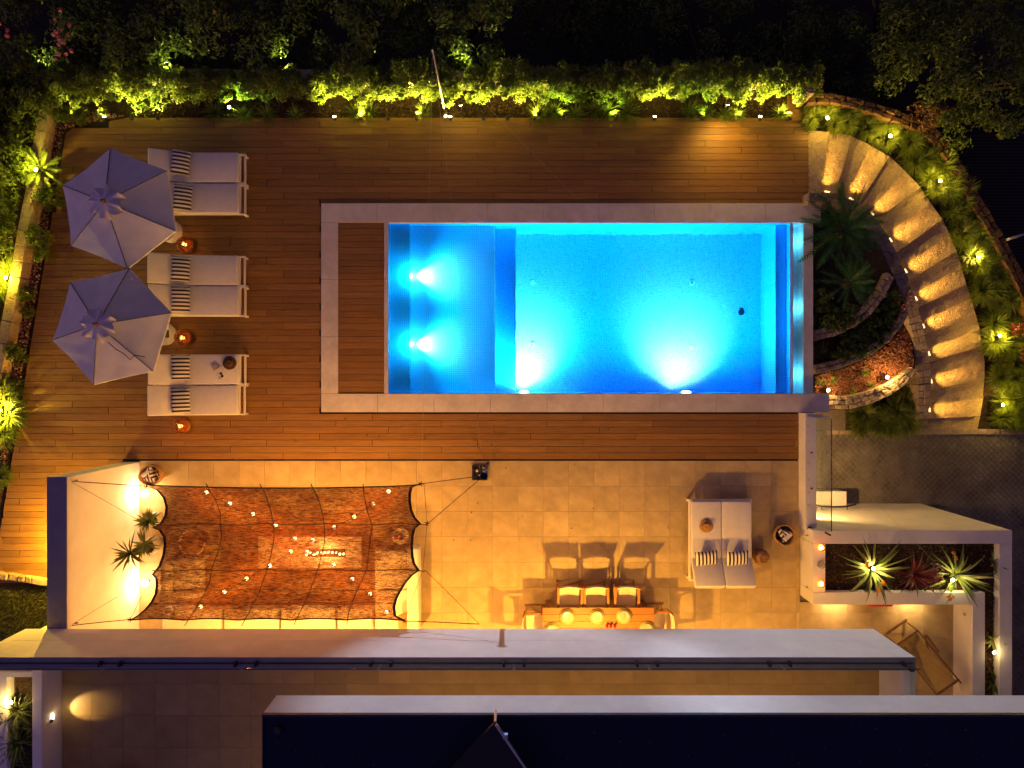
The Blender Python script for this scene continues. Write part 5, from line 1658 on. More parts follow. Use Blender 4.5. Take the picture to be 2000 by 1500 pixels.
A, B_ = W(504, 1110, 0.38), W(706, 1048, 0.38)
obj('body', MB().box(A.x + .06, B_.x - .06, A.y + .06, B_.y - .06, 0.013, 0.33), 'table_stone', ft, bevel=0.01)
obj('top', MB().box(A.x, B_.x, A.y, B_.y, 0.331, 0.38), 'table_stone', ft, bevel=0.008)
fa, fb_ = W(600, 1080, 0.38), W(672, 1080, 0.38)
obj('burner', MB().box(fa.x - .03, fb_.x + .03, fa.y - 0.09, fa.y + 0.09, 0.3805, 0.386), 'charcoal', ft)
for i in range(11):
    t = i / 10; c_ = fa.lerp(fb_, t) + Vector((0, rnd.uniform(-.035, .035), 0.006)); hh = rnd.uniform(0.10, 0.22); w_ = rnd.uniform(.018, .034)
    bend = rnd.uniform(-.05, .05)
    fl = MB().tube([c_, c_ + Vector((0, 0, hh * .3)), c_ + Vector((bend * .5, bend * .3, hh * .65)), c_ + Vector((bend, bend * .5, hh))], [w_ * .6, w_, w_ * .6, 0.002], 8)
    obj('flame', fl, 'flame', ft, smooth=True)
lamp('POINT', fa.lerp(fb_, .5) + Vector((0, 0, 0.22)), 90, (1, 0.45, 0.11), ft, radius=0.15, name='fire_light')
ct = thing('side_table', 'round wicker side table under the left of the net', 'side table', W(392, 1052, 0))
obj('top', MB().lathe([(0.28, 0.42), (0.29, 0.44), (0.28, 0.46), (0.01, 0.46)], (0, 0, 0), 30), 'wicker', ct, local=True)
obj('rim', MB().torus((0, 0, 0.46), 0.285, 0.014, 30, 6), 'paper', ct, local=True, smooth=True)
obj('pedestal', MB().lathe([(0.2, 0), (0.12, 0.2), (0.2, 0.419)], (0, 0, 0), 20), 'wicker', ct, local=True, smooth=True)
c_ = W(401, 1052, 0.462); o = thing('bowl', 'small dark bowl on the round wicker table under the net', 'bowl', c_)
obj('body', MB().lathe([(0.03, 0), (0.06, 0.03), (0.065, 0.05), (0.055, 0.05), (0.03, 0.015)], (0, 0, 0), 18), 'charcoal', o, local=True, smooth=True)
for (a_, b_, lab) in ((330, 395, 'cream armchair at the far left under the net'),):
    ac = thing('armchair', lab, 'armchair', W(360, 1130, 0))
    A, B_ = W(a_, 1165, .4), W(b_, 1090, .4)
    obj('seat_cushion', rbox(A.x + .1, B_.x, A.y + .12, B_.y - .12, .2, .42, .05), 'sofa', ac, smooth=True)
    obj('back_cushion', rbox(A.x - .05, A.x + .1, A.y, B_.y, .02, .72, .05), 'sofa', ac, smooth=True)
    obj('arm', rbox(A.x + .1, B_.x, A.y, A.y + .12, .02, .56, .04), 'sofa', ac, smooth=True)
    obj('arm', rbox(A.x + .1, B_.x, B_.y - .12, B_.y, .02, .56, .04), 'sofa', ac, smooth=True)
trc = W(782, 1046, 0.4); tr_ = thing('tray_table', 'small round pale table with red cups under the right of the net', 'side table', (trc.x, trc.y, 0))
obj('top', MB().lathe([(0.19, 0.38), (0.20, 0.40), (0.19, 0.41), (0.01, 0.41)], (0, 0, 0), 28), 'ceramic', tr_, local=True)
obj('leg', MB().tube([(0, 0, 0.0), (0, 0, 0.38)], 0.02, 8), 'metal_dark', tr_, local=True)
obj('foot', MB().lathe([(0.12, 0), (0.12, 0.015), (0.02, 0.02)], (0, 0, 0), 20), 'metal_dark', tr_, local=True)
for i, (q, lab) in enumerate((((774, 1048), 'left red cup on the small round table under the net'), ((785, 1050), 'right red cup on the small round table under the net'))):
    c_ = W(*q, 0.411); o = thing('cup', lab, 'cup', c_)
    obj('body', MB().lathe([(0.035, 0), (0.045, 0.08), (0.04, 0.08), (0.03, 0.02)], (0, 0, 0), 16), 'red_cup', o, local=True, smooth=True)
    obj('candle', MB().lathe([(0.03, 0.02), (0.03, 0.06)], (0, 0, 0), 12), 'red_cup', o, local=True)

# ---- shade net
NZ = 2.42
net = thing('shade_net', 'brown woven shade net stretched with ropes over the lounge', 'shade sail', W(560, 1080, NZ))
LEFT = [(286, 950), (306, 958), (318, 972), (323, 990), (321, 1008), (312, 1022), (296, 1031), (310, 1036), (318, 1048), (320, 1062), (317, 1084), (309, 1106), (296, 1122), (303, 1130), (304, 1144),
        (302, 1160), (294, 1176), (282, 1190), (268, 1202), (254, 1210)]
RIGHT = [(822, 945), (806, 952), (803, 964), (803, 978), (805, 994), (811, 1010), (823, 1023), (812, 1032), (808, 1046), (807, 1066), (808, 1086), (811, 1100), (820, 1114), (806, 1124), (794, 1138),
         (784, 1154), (776, 1170), (772, 1186), (774, 1202), (790, 1213)]
nu = 72; P = []
for v in range(len(LEFT)):
    rw = []
    tv_ = v / (len(LEFT) - 1)
    for u in range(nu + 1):
        t = u / nu
        a_ = lerp2(LEFT[v], RIGHT[v], t)
        yy = a_[1]
        if v == 0: yy = 945 + 8 * math.sin(PI * t) ** 0.5
        if v == len(LEFT) - 1:
            yy = 1211 - 3 * abs(math.sin(PI * (t * 5.1 + 0.0)))
        # rows relax to straight lines away from the ends
        base = 945 + (1211 - 945) * (yy - 948) / (1211 - 948)
        ph = (a_[0] - 405 + (yy - 950) * 0.06) / 103
        z = NZ - 0.10 * math.sin(PI * t) * math.sin(PI * tv_) + 0.035 * abs(math.cos(PI * ph)) - 0.02 + 0.012 * math.sin(yy * 0.19)
        rw.append(W(a_[0], yy, z))
    P.append(rw)
obj('net_cloth', MB().grid(P), 'shade_net', net, smooth=True)
def edge_tube(pts, r): return MB().tube([W(p[0], p[1], NZ + 0.015) for p in pts], r, 5)
mat('net_edge', (0.035, 0.02, 0.014), 0.95, 0.4, 60)
for pts in (LEFT, RIGHT):
    ws = []
    q = [W(*p, NZ + 0.012) for p in pts]
    E = MB(); rows2 = [[], []]
    sgn = 1 if pts is LEFT else -1
    for i, p in enumerate(q):
        rows2[0].append(p); rows2[1].append(p + Vector((sgn * 0.055, 0, 0.004)))
    obj('edge_band', E.grid(rows2), 'net_edge', net)
obj('edge_band', MB().tube([P[0][u] + Vector((0, 0, .006)) for u in range(nu + 1)], 0.014, 5), 'net_edge', net)
obj('edge_band', MB().tube([P[-1][u] + Vector((0, 0, .006)) for u in range(nu + 1)], 0.014, 5), 'net_edge', net)
for pts in ([(402, 944), (412, 962), (424, 982), (430, 1004), (430, 1024), (432, 1046), (428, 1072), (414, 1110), (410, 1136), (396, 1166), (378, 1196), (361, 1222)],
            [(507, 945), (520, 970), (530, 1000), (534, 1024), (535, 1050), (528, 1088), (518, 1122), (505, 1160), (488, 1194), (472, 1222)],
            [(607, 945), (620, 972), (630, 1002), (634, 1024), (634, 1058), (624, 1100), (614, 1132), (598, 1172), (584, 1200), (574, 1220)],
            [(709, 945), (711, 968), (718, 1000), (727, 1026), (722, 1066), (716, 1112), (702, 1142), (688, 1176), (680, 1200), (677, 1220)]):
    rr_ = [W(p[0] + rnd.uniform(-.6, .6), p[1], NZ + 0.03) for p in pts]
    obj('cross_rope', MB().tube(rr_, 0.009, 6), 'rope', net, smooth=True)
for yy, xa, xb in ((1024, 298, 836), (1114, 297, 830), (1152, 303, 786), (1178, 292, 774)):
    pts = [W(xa + (xb - xa) * i / 24, yy + 1.6 * math.sin(i * 1.1), NZ + 0.012 - 0.085 * math.sin(PI * i / 24)) for i in range(25)]
    obj('seam_rope', MB().tube(pts, 0.009 if yy < 1120 else 0.006, 5), 'rope', net, smooth=True)
PTOP = W(945, 930, 2.68)
wl_n, wl_s = W(137, 940, 2.55), W(137, 1222, 2.55)
fa_e = W(936, 1219, 2.70)
def rope_line(a_, b_, sag=0.02, r=0.008):
    pts = [a_.lerp(b_, i / 10) - Vector((0, 0, sag * math.sin(PI * i / 10))) for i in range(11)]
    return MB().tube(pts, r, 5)
c_nw, c_ne, c_se, c_sw = W(286, 950, NZ), W(822, 945, NZ), W(790, 1213, NZ), W(254, 1210, NZ)
for a_, b_, r in ((c_nw, wl_n, .009), (c_sw, wl_s, .009), (c_ne, PTOP - Vector((0, 0, .08)), .008), (c_se, fa_e, .009), (W(834, 1024, NZ), PTOP - Vector((0, 0, .1)), .007),
                  (W(830, 1113, NZ), fa_e, .005), (wl_n, W(296, 1031, NZ), .004), (wl_s, W(296, 1124, NZ), .004), (W(834, 1024, NZ), W(828, 945, NZ), .004),
                  (W(834, 1024, NZ), W(826, 1113, NZ), .004), (W(826, 1113, NZ), W(790, 1213, NZ), .004), (c_sw, W(296, 1124, NZ), .004)):
    obj('tie_rope', rope_line(a_, b_, 0.015, r), 'rope', net, smooth=True)
for p in (c_nw, c_ne, c_se, c_sw, W(834, 1022, NZ)):
    mb = MB()
    for i in range(5):
        a_ = i * 1.3
        mb.tube([p, p + Vector((math.cos(a_) * .05, math.sin(a_) * .05, 0.02))], 0.008, 5)
    mb.sphere(p, 0.022, 8, 6)
    obj('knot', mb, 'rope', net)
# post with square base plate
pb = W(953, 905, 0); po = thing('sail_post', 'slim dark post with round cap standing in a square pebble tray', 'post', pb)
obj('post', MB().tube([pb, PTOP], 0.035, 14), 'metal_dark', po, smooth=True)
obj('cap', MB().lathe([(0.075, 0), (0.075, 0.03), (0.06, 0.04)], PTOP, 20), 'solar', po)
A, B_ = W(922, 938, 0.05), W(952, 908, 0.05)
obj('tray', MB().box(A.x, B_.x, A.y, A.y + .03, 0.002, .06).box(A.x, B_.x, B_.y - .03, B_.y, 0.002, .06).box(A.x, A.x + .03, A.y + .031, B_.y - .031, 0.002, .059).box(B_.x - .03, B_.x, A.y + .031, B_.y - .031, 0.002, .059).box(A.x + .031, B_.x - .031, A.y + .031, B_.y - .031, 0.002, .012), 'metal_dark', po)
for i in range(20):
    c_ = Vector((rnd.uniform(A.x + .06, B_.x - .06), rnd.uniform(A.y + .06, B_.y - .06), 0.035))
    obj('pebble', MB().sphere(c_, rnd.uniform(.022, .036), 8, 5, (1, .8, .6)), ['pot_grey', 'charcoal', 'teak_dark'][i % 3], po, smooth=True)

# string lights in a cross under the net
BULBS = [(403, 962), (449, 984), (494, 1004), (538, 1026), (576, 1052), (568, 1077), (527, 1105), (482, 1130), (438, 1156), (392, 1185),
         (611, 1055), (653, 1030), (692, 1009), (729, 984), (759, 960), (651, 1103), (688, 1131), (723, 1160), (755, 1195), (600, 1078)]
sl = thing('string_lights', 'cross of warm festoon bulbs hung under the brown shade net', 'string lights', W(590, 1066, 2.1))
def bz(px_): return 2.26 - 0.10 * (1 - abs(px_ - 590) / 200)
for arm in ([0, 1, 2, 3, 4], [9, 8, 7, 6, 5], [14, 13, 12, 11, 10], [18, 17, 16, 15, 19]):
    pts = [W(*BULBS[i], bz(BULBS[i][0])) + Vector((0, 0, .06)) for i in arm] + [W(590, 1066, bz(590)) + Vector((0, 0, .06))]
    obj('cable', MB().tube(pts, 0.006, 5), 'rubber', sl)
for i, q in enumerate(BULBS):
    c_ = W(*q, bz(q[0]))
    so = obj('socket', MB().lathe([(0.016, 0.02), (0.018, 0.06)], c_, 10), 'rubber', sl)
    obj('bulb', MB().sphere(c_, 0.036, 12, 8, (1, 1, 1.2)), 'bulb_warm', so, smooth=True)
    lamp('POINT', c_ - Vector((0, 0, .085)), 20, (1, 0.42, 0.06), sl, radius=0.03, name='bulb_light')

# ---- dining table, chairs, plates
TZ_ = 0.75
dt = thing('dining_table', 'long slatted teak dining table reaching under the terrace', 'dining table', W(1170, 1180, 0))
tx0, tx1 = W(1060, 0, TZ_).x, W(1278, 0, TZ_).x
ty1 = W(0, 1187, TZ_).y
for i in range(6):
    y1_ = ty1 - i * 0.1535
    obj('plank', MB().box(tx0, tx1, y1_ - 0.1485, y1_, TZ_ - 0.035, TZ_), 'teak', dt, bevel=0.003)
ty0 = ty1 - 6 * 0.1535
obj('apron', MB().box(tx0 + .12, tx1 - .12, ty0 + .1, ty1 - .1, TZ_ - .10, TZ_ - .036), 'teak', dt)
for xx in (tx0 + .1, tx1 - .18):
    for yy in (ty0 + .06, ty1 - .14):
        obj('leg', MB().box(xx, xx + .08, yy, yy + .08, 0.001, TZ_ - .101), 'teak', dt)


def make_dchair():
    o = thing('director_chair', 'x', 'chair', (0, 0, 0))
    w2 = 0.25
    obj('seat', MB().grid([[Vector((x, y, 0.45 - 0.03 * math.cos(x / w2 * PI / 2))) for y in (-.21, -.07, .07, .21)] for x in np.linspace(-w2 + .02, w2 - .02, 9)]), 'canvas', o, local=True, smooth=True)
    obj('backrest', MB().grid([[Vector((x, .25 + .035 * math.cos(x / w2 * PI / 2) + (z - .62) * .12, z)) for z in (.60, .68, .76, .82, .835)] for x in np.linspace(-w2, w2, 9)]), 'canvas', o, local=True, smooth=True)
    obj('back_hem', MB().tube([Vector((x, .275 + .035 * math.cos(x / w2 * PI / 2), .838)) for x in np.linspace(-w2, w2, 9)], 0.012, 6), 'canvas', o, local=True, smooth=True)
    for s_ in (-1, 1):
        x = s_ * (w2 + .015)
        obj('armrest', MB().box(x - .028, x + .028, -.22, .25, .635, .66), 'teak', o, local=True, bevel=0.006)
        obj('back_post', MB().bar((x, .235, .46), (x, .285, .86), .028, .028), 'teak', o, local=True)
        obj('front_post', MB().bar((x, -.20, .43), (x, -.20, .634), .028, .028), 'teak', o, local=True)
        obj('rail', MB().box(x - .015, x + .015, -.24, .25, .43, .458), 'teak', o, local=True)
        obj('foot', MB().box(x - .016, x + .016, -.24, .24, 0.001, .03), 'teak', o, local=True)
    for y in (-.18, .18):
        obj('leg', MB().bar((-w2, y, .03), (w2, y, .44), .03, .02, (0, 1, 0)), 'teak', o, local=True)
        obj('leg', MB().bar((w2, y + .021, .03), (-w2, y + .021, .44), .03, .02, (0, 1, 0)), 'teak', o, local=True)
    return o


ch0 = make_dchair()
CH = [(1109, 1153, 0, 'leftmost cream director chair on the open side of the table'), (1158.5, 1153, 0, 'middle cream director chair on the open side of the table'),
      (1216, 1153, 0, 'rightmost cream director chair on the open side of the table'), (1045, 1204, R(90), 'cream director chair at the left end of the table'),
      (1276, 1201, R(-90), 'cream director chair at the right end of the table')]
for i, (px_, py_, rz, lab) in enumerate(CH):
    o = ch0 if i == 0 else copy_tree(ch0)
    o.location = W(px_, py_, 0.001); o.rotation_euler.z = rz + R(rnd.uniform(-2, 2)); props(o, lab, 'chair', 'director chairs round the table')
def m_plate():
    m, nt, b, out = nodes_of('plate_glaze'); N, L = nt.nodes, nt.links
    tc = N.new('ShaderNodeTexCoord'); sx = N.new('ShaderNodeVectorMath'); sx.operation = 'LENGTH'
    sp_ = N.new('ShaderNodeSeparateXYZ'); cb_ = N.new('ShaderNodeCombineXYZ')
    L.new(tc.outputs['Object'], sp_.inputs[0]); L.new(sp_.outputs[0], cb_.inputs[0]); L.new(sp_.outputs[1], cb_.inputs[1])
    L.new(cb_.outputs[0], sx.inputs[0])
    w = N.new('ShaderNodeMath'); w.operation = 'SINE'; ml = N.new('ShaderNodeMath'); ml.operation = 'MULTIPLY'; ml.inputs[1].default_value = 160
    L.new(sx.outputs['Value'], ml.inputs[0]); L.new(ml.outputs[0], w.inputs[0])
    mix = N.new('ShaderNodeMix'); mix.data_type = 'RGBA'; mix.inputs[6].default_value = (0.42, 0.40, 0.28, 1); mix.inputs[7].default_value = (0.16, 0.18, 0.12, 1)
    mr = N.new('ShaderNodeMapRange'); mr.inputs[1].default_value = 0.6; mr.inputs[2].default_value = 0.95; L.new(w.outputs[0], mr.inputs[0])
    L.new(mr.outputs[0], mix.inputs[0]); L.new(mix.outputs[2], b.inputs['Base Color']); b.inputs['Roughness'].default_value = 0.25
    M['plate_glaze'] = m
m_plate()
mat('charger', (0.36, 0.29, 0.10), 0.5, 0.1, 30)
for i, (px_, py_, lab) in enumerate([(1108, 1204, 'left place setting, ringed plate on the teak table'), (1166, 1204, 'middle place setting, ringed plate on the teak table'), (1219, 1203, 'right place setting, ringed plate on the teak table'),
                                      (1078, 1231, 'half hidden plate at the left end of the table'), (1264, 1228, 'half hidden plate at the right end of the table')]):
    c_ = W(px_, py_, TZ_ + .001); o = thing('plate', lab, 'plate', c_, 0, 'place settings')
    obj('charger', MB().lathe([(0.12, 0), (0.175, 0.012), (0.178, 0.016), (0.12, 0.006)], (0, 0, 0), 32), 'charger', o, local=True, smooth=True)
    obj('dish', MB().lathe([(0.08, 0.012), (0.135, 0.03), (0.137, 0.034), (0.09, 0.022), (0.01, 0.02)], (0, 0, 0), 32), 'plate_glaze', o, local=True, smooth=True)
    if i < 3:
        obj('fork', MB().box(-.006, .006, -.07, .08, .024, .028).box(-.012, .012, .05, .085, .0245, .0275), 'metal_steel', o, local=True)
for i, px_ in enumerate((1185, 1192, 1200)):
    c_ = W(px_, 1221, TZ_ + .001); o = thing('glass_cup', ['left', 'middle', 'right'][i] + ' small red glass in the middle of the table', 'glass', c_)
    obj('body', MB().lathe([(0.025, 0), (0.032, 0.09), (0.028, 0.09), (0.02, 0.01)], (0, 0, 0), 14), 'red_cup', o, local=True, smooth=True)
# pendant above the table, hung under the terrace slab
pd_ = Vector((1.65, -6.02, 2.45)); o = thing('pendant_lamp', 'warm pendant lamp hanging above the dining table under the terrace', 'lamp', pd_)
obj('cord', MB().tube([pd_ + Vector((0, 0, .1)), Vector((pd_.x, pd_.y, 2.718))], .006, 6), 'rubber', o)
obj('shade', MB().lathe([(0.16, -.02), (0.13, 0.06), (0.04, 0.11), (0.02, .12), (0.035, .10), (0.125, .05), (0.155, -.02)], pd_, 24), 'wicker', o, smooth=True)
obj('bulb', MB().sphere(pd_, .045, 14, 8), 'bulb_warm', o, smooth=True)
lamp('SPOT', pd_ + Vector((0, 0, -.07)), 720, (1, .48, .06), o, pd_ + Vector((0, 0.75, -1.4)), .05, 165, 0.35, 'pendant_light')

# ---- deck chair in the corner
dk = thing('deck_chair', 'wooden folding deck chair with ochre canvas in the planter corner', 'deck chair', W(1810, 1300, 0))
A = W(1772, 1246, 0.42); B_ = W(1852, 1344, 0.85)
d = (B_ - A); dn = Vector((d.x, d.y, 0)).normalized(); sd = Vector((-dn.y, dn.x, 0))
hw = 0.29
for s_ in (-1, 1):
    o_ = sd * hw * s_
    obj('rail', MB().bar(A + o_ - d * 0.02, B_ + o_ + d * 0.05, .03, .05), 'teak_dark', dk)
    obj('back_leg', MB().bar(A.lerp(B_, .22) + sd * (hw - .035) * s_ + Vector((0, 0, .30)) - dn * .35, (A.lerp(B_, .88) + sd * (hw - .035) * s_) * 1 + Vector((0, 0, -.80)), .025, .045), 'teak_dark', dk)
    obj('front_leg', MB().bar(A + o_ + Vector((0, 0, 0)), Vector((A.x, A.y, 0.01)) + o_ - dn * .12, .03, .05), 'teak_dark', dk)
    obj('arm', MB().bar(A.lerp(B_, .02) + o_ * 1.12 + Vector((0, 0, .24)), A.lerp(B_, .42) + o_ * 1.12 + Vector((0, 0, .10)), .05, .025), 'teak_dark', dk)
for t, z in ((0.0, 0), (0.97, 0.02)):
    p = A.lerp(B_, t) + Vector((0, 0, z)); obj('cross_bar', MB().bar(p - sd * (hw + .02), p + sd * (hw + .02), .035, .035), 'teak_dark', dk)
p = A - dn * .22 + Vector((0, 0, -.22)); obj('foot_bar', MB().bar(p - sd * hw, p + sd * hw, .04, .04), 'teak_dark', dk)
P = []
for i in range(15):
    t = i / 14; c_ = A.lerp(B_, t) + Vector((0, 0, .02 - .17 * math.sin(PI * t ** .8)))
    P.append([c_ + sd * (hw - .045) * u for u in (-1, -.5, 0, .5, 1)])
obj('canvas_sling', MB().grid(P), 'canvas_olive', dk, smooth=True)

# upper terrace chair, only its top corner seen
uc = thing('lounge_chair', 'dark chair half seen on the upper terrace at the bottom edge', 'chair', W(255, 1510, TZ))
c_ = W(255, 1500, TZ)
obj('seat', rbox(c_.x - .35, c_.x + .3, c_.y - .55, c_.y - .02, TZ + .02, TZ + .38, .05), 'pot_grey', uc, smooth=True)
obj('backrest', rbox(c_.x - .33, c_.x - .2, c_.y - .5, c_.y + .06, TZ + .3, TZ + .75, .04).xf(Matrix.Identity(4)), 'teak_dark', uc, smooth=True)

# ---- planter content
def brom(label, px_, py_, n_, L_, m_, seed, z=SZ, w=.06, el0=0.1, el1=1.35):
    return place('spiky_plant', label, 'plant', W(px_, py_, z), [('leaves', blade_mesh(seed, n_, L_, w, el0, el1, 0.8, 0.05, m_, 5, .35))], rnd.uniform(0, 6))
brom('large lit strap leaved plant left in the white planter', 1702, 1112, 46, 0.75, 'leaf_brom', 500)
brom('reddish purple strap leaved plant in the middle of the planter', 1782, 1122, 44, 0.55, 'leaf_red', 501, w=.05)
brom('large lit strap leaved plant right in the white planter', 1865, 1122, 46, 0.7, 'leaf_brom', 502)
brom('small strap leaved plant in the far corner of the planter', 1938, 1100, 16, 0.34, 'leaf_brom', 503)
brom('low green plant in the narrow arm of the planter', 1937, 1330, 40, 0.25, 'leaf_fern', 504)
brom('small yellow plant near the lamp in the narrow arm', 1938, 1250, 18, 0.25, 'leaf_brom', 505)
for i, (px_, py_, lab) in enumerate([(1727, 1140, 'orange blossom hanging over the planter wall on the left plant'), (1690, 1100, 'orange blossom among the left lit plant leaves'), (1862, 1078, 'orange blossom above the right lit plant'),
                                      (1855, 1165, 'yellow orange blossom at the planter edge under the right plant'), (1712, 1152, 'small orange blossom drooping over the planter rim')]):
    fm, cc = flower_mesh(520 + i, 4, 0.05, 0.035, 0, .08, 'petal_orange')
    place('blossom', lab, 'flower', W(px_, py_, 0.85), [('petals', fm)])
for i, (py_, lit, lab) in enumerate([(1068, True, 'glowing candle glass at the top corner of the planter'), (1102, False, 'unlit clear candle glass on the planter wall'), (1139, True, 'glowing candle glass at the lower corner of the planter')]):
    c_ = W(1601, py_, PZ); o = thing('candle_glass', lab, 'candle', c_)
    obj('glass', MB().lathe([(0.065, 0), (0.08, 0.12), (0.075, 0.12), (0.061, 0.01)], (0, 0, 0), 20), 'glass_amber' if lit else 'glass_clear', o, local=True, smooth=True)
    obj('wax', MB().lathe([(0.059, 0.011), (0.063, 0.05), (0.01, 0.05)], (0, 0, 0), 18), 'candle_glow' if lit else 'paper', o, local=True)
    if lit:
        obj('flame', MB().lathe([(0.004, .05), (0.018, 0.07), (0.012, .09), (0.002, .11)], (0, 0, 0), 10), 'candle_flame', o, local=True, smooth=True)
        lamp('POINT', c_ + Vector((0, 0, .10)), 2.2, (1, .55, .15), o, radius=.015, name='candle_light')
rc = W(1717, 1183, 0.55); o = thing('red_cloth', 'folded red cloth hanging on the planter wall by the patio', 'cloth', rc)
obj('fold', rbox(rc.x - .28, rc.x + .28, Y(1181) - .075, Y(1181) - .004, .28, .62, .02), 'red_cloth', o, smooth=True)
# planter at the left end of the terrace
lp_ = thing('terrace_planter', 'white trough with a lamp and leafy plant at the terrace left end', 'planter', W(30, 1420, TZ))
z_ = TZ + .56
A, B_ = W(-60, 1560, z_), W(62.5, 1314, z_)
obj('trough_wall', MB().box(A.x, B_.x, B_.y - .08, B_.y, TZ - .01, z_ - .002), 'render_white', lp_)
q = W(13, 0, z_).x
obj('trough_wall', MB().box(A.x, q, A.y, B_.y - .081, TZ - .01, z_ - .001), 'render_white', lp_)
obj('soil', MB().box(q, B_.x, A.y, B_.y - .081, TZ - .01, z_ - .2), 'soil', lp_)
for i, (px_, py_, s_, seed) in enumerate([(38, 1385, .42, 601), (22, 1410, .40, 602), (40, 1445, .45, 603), (20, 1480, .45, 604)]):
    place('leafy_plant', ['plant lit by the lamp in the terrace trough', 'second arching plant left of the lit one in the terrace trough', 'dark arching plant in the middle of the terrace trough', 'dark plant at the bottom end of the terrace trough'][i],
          'plant', W(px_, py_, z_ - .2), [('leaves', blade_mesh(seed, 60, s_, .03, .2, 1.4, 1.4, .05, 'leaf_yucca' if i < 2 else 'leaf_dark', 5))])

# thin pole at the top with cables
pt_, pbse = W(845, 98, 3.0), W(868, 216, -0.05)
tp = thing('flag_pole', 'thin pale metal pole rising out of the top hedge', 'pole', pbse)
obj('pole', MB().tube([pbse, pt_], 0.015, 10), 'pot_grey', tp, smooth=True)
obj('cap', MB().sphere(pt_, 0.02, 10, 8), 'metal_steel', tp, smooth=True)
for b_, lab in ((c_ne, 'thin cable from the pole to the net corner'), (PTOP, 'thin cable from the pole to the dark post'), (W(1846, 1118, 0.7), 'thin cable from the pole across the pool to the planter')):
    cbp = [pt_.lerp(b_, i / 20) - Vector((0, 0, .12 * math.sin(PI * i / 20))) for i in range(21)]
    cbl = obj('cable', MB().tube(cbp, 0.0016, 4), 'pot_grey')
    props(cbl, lab, 'cable', None)

# ================================================================== GARDEN SPOTLIGHTS
def spotlight(label, px_, py_, z, tgt, power, col=YEL, angle=100, cool=False, blend=.8, lens=None, rise=.14, kind='SPOT'):
    b_ = W(px_, py_, z); o = thing('garden_spotlight', label, 'spotlight', b_, 0, 'garden spotlights')
    hd = b_ + Vector((0, 0, rise))
    if kind == 'POINT': tgt = hd + Vector((0.02, 0.02, 1))
    d = (Vector(tgt) - hd).normalized()
    obj('stake', MB().tube([b_ - Vector((0, 0, .05)), hd], .009, 6), 'metal_dark', o)
    obj('housing', MB().tube([hd - d * .09, hd - d * .07, hd], [.025, .04, .042], 12), 'metal_dark', o, smooth=False)
    obj('lens', MB().tube([hd + d * .001, hd + d * .006], .036, 12), lens or ('lens_cool' if cool else 'lens_warm'), o)
    lamp(kind, hd + d * (.03 if kind == 'SPOT' else .06), power, col, o, hd + d, .035, angle, blend, 'spot_lamp')
    return o
up = lambda px_, py_, z: W(px_, py_, z)
GREENY = (1.0, .80, .16)
HL_ = [(150, 900, 'added hedge fill light nearest the top left corner', 1), (208, 1500, 'spotlight under the hedge at the top left deck corner', 0), (262, 1500, 'added hedge fill light in the bright stretch at the left', 1), (312, 900, 'added hedge fill light at the end of the left bright stretch', 1),
       (655, 1500, 'spotlight left of the pole under the bright hedge shrubs', 0), (706, 1800, 'added hedge fill light second in the bright stretch left of the pole', 1), (760, 1700, 'added hedge fill light midway in the bright stretch left of the pole', 1), (815, 1500, 'added hedge fill light just left of the pole', 1),
       (880, 1400, 'bright spotlight at the deck edge below the thin pole', 0), (945, 1500, 'added hedge fill light at the right side of the hedge gap', 1), (992, 1800, 'added hedge fill light second right of the gap', 1), (1045, 1600, 'added hedge fill light third right of the gap', 1),
       (1100, 500, 'added weak hedge fill light in the middle of the right hedge', 1), (1200, 500, 'added weak hedge fill light before the deck edge lamp', 1), (1277, 1500, 'bright spotlight at the deck edge below the right hedge', 0), (1370, 600, 'added weak hedge fill light right of the deck edge lamp', 1),
       (1440, 1100, 'added hedge fill light before the right end of the hedge', 1), (1482, 1400, 'spotlight near the right end of the top hedge', 0), (1540, 1500, 'added hedge fill light at the far right end of the hedge', 1)]
for px_, pw_, lab, hid in HL_:  # hid: unseen fill lights added to brighten the hedge evenly
    weak = 1000 < px_ < 1440 and pw_ < 1000
    spotlight(lab, px_, 231, -.04, up(px_ + rnd.uniform(-12, 12), 172, .55), pw_ * rnd.uniform(.26, .42), (.72, .85, .12) if weak else GREENY, 112, lens='glass_lens' if hid else None, rise=.10)
spotlight('spotlight shining into the green tuft left of centre in the top bed', 452, 214, -.04, up(455, 195, .5), 420, (.75, 1, .2), 100, True)
fo = spotlight('white floodlight beside the spotlight below the thin pole, aimed at the house', 872, 233, -.04, (0.2, -4.8, 5.4), 2600, (.76, .79, 1), 38, True, .55, rise=.2)
lamp('SPOT', W(872, 233, .2) + Vector((0, -.06, 0)), 3000, (.74, .80, 1), fo, (6.6, -4.8, 5.8), .035, 38, .55, 'spot_lamp')
for px_, py_, lab in ((90, 139, 'added tree fill light on the stone wall under the pink blossoms'), (330, 138, 'added tree fill light on the stone wall left of centre'), (560, 138, 'added tree fill light on the stone wall under the dense trees'), (905, 137, 'added tree fill light on the stone wall right of the pole')):
    spotlight(lab, px_, py_, .36, up(px_, 60, 1.5), 75, (.9, .85, .2), 120, lens='glass_lens')  # added unseen lights that lift the tree crowns behind the hedge
# deck washers: two added fill lights on tall stakes to brighten the boards
for px_, py_, tx_, ty_, pw_, lab in ((1400, 232, 1420, 330, 115, 'small added fill light washing the deck boards below the right hedge'), (905, 233, 930, 320, 9, 'small added fill light washing the deck boards below the pole')):
    spotlight(lab, px_, py_, -.04, W(tx_, ty_, 0.0), pw_, (1, .60, .08), 140, blend=1.0, rise=.85)
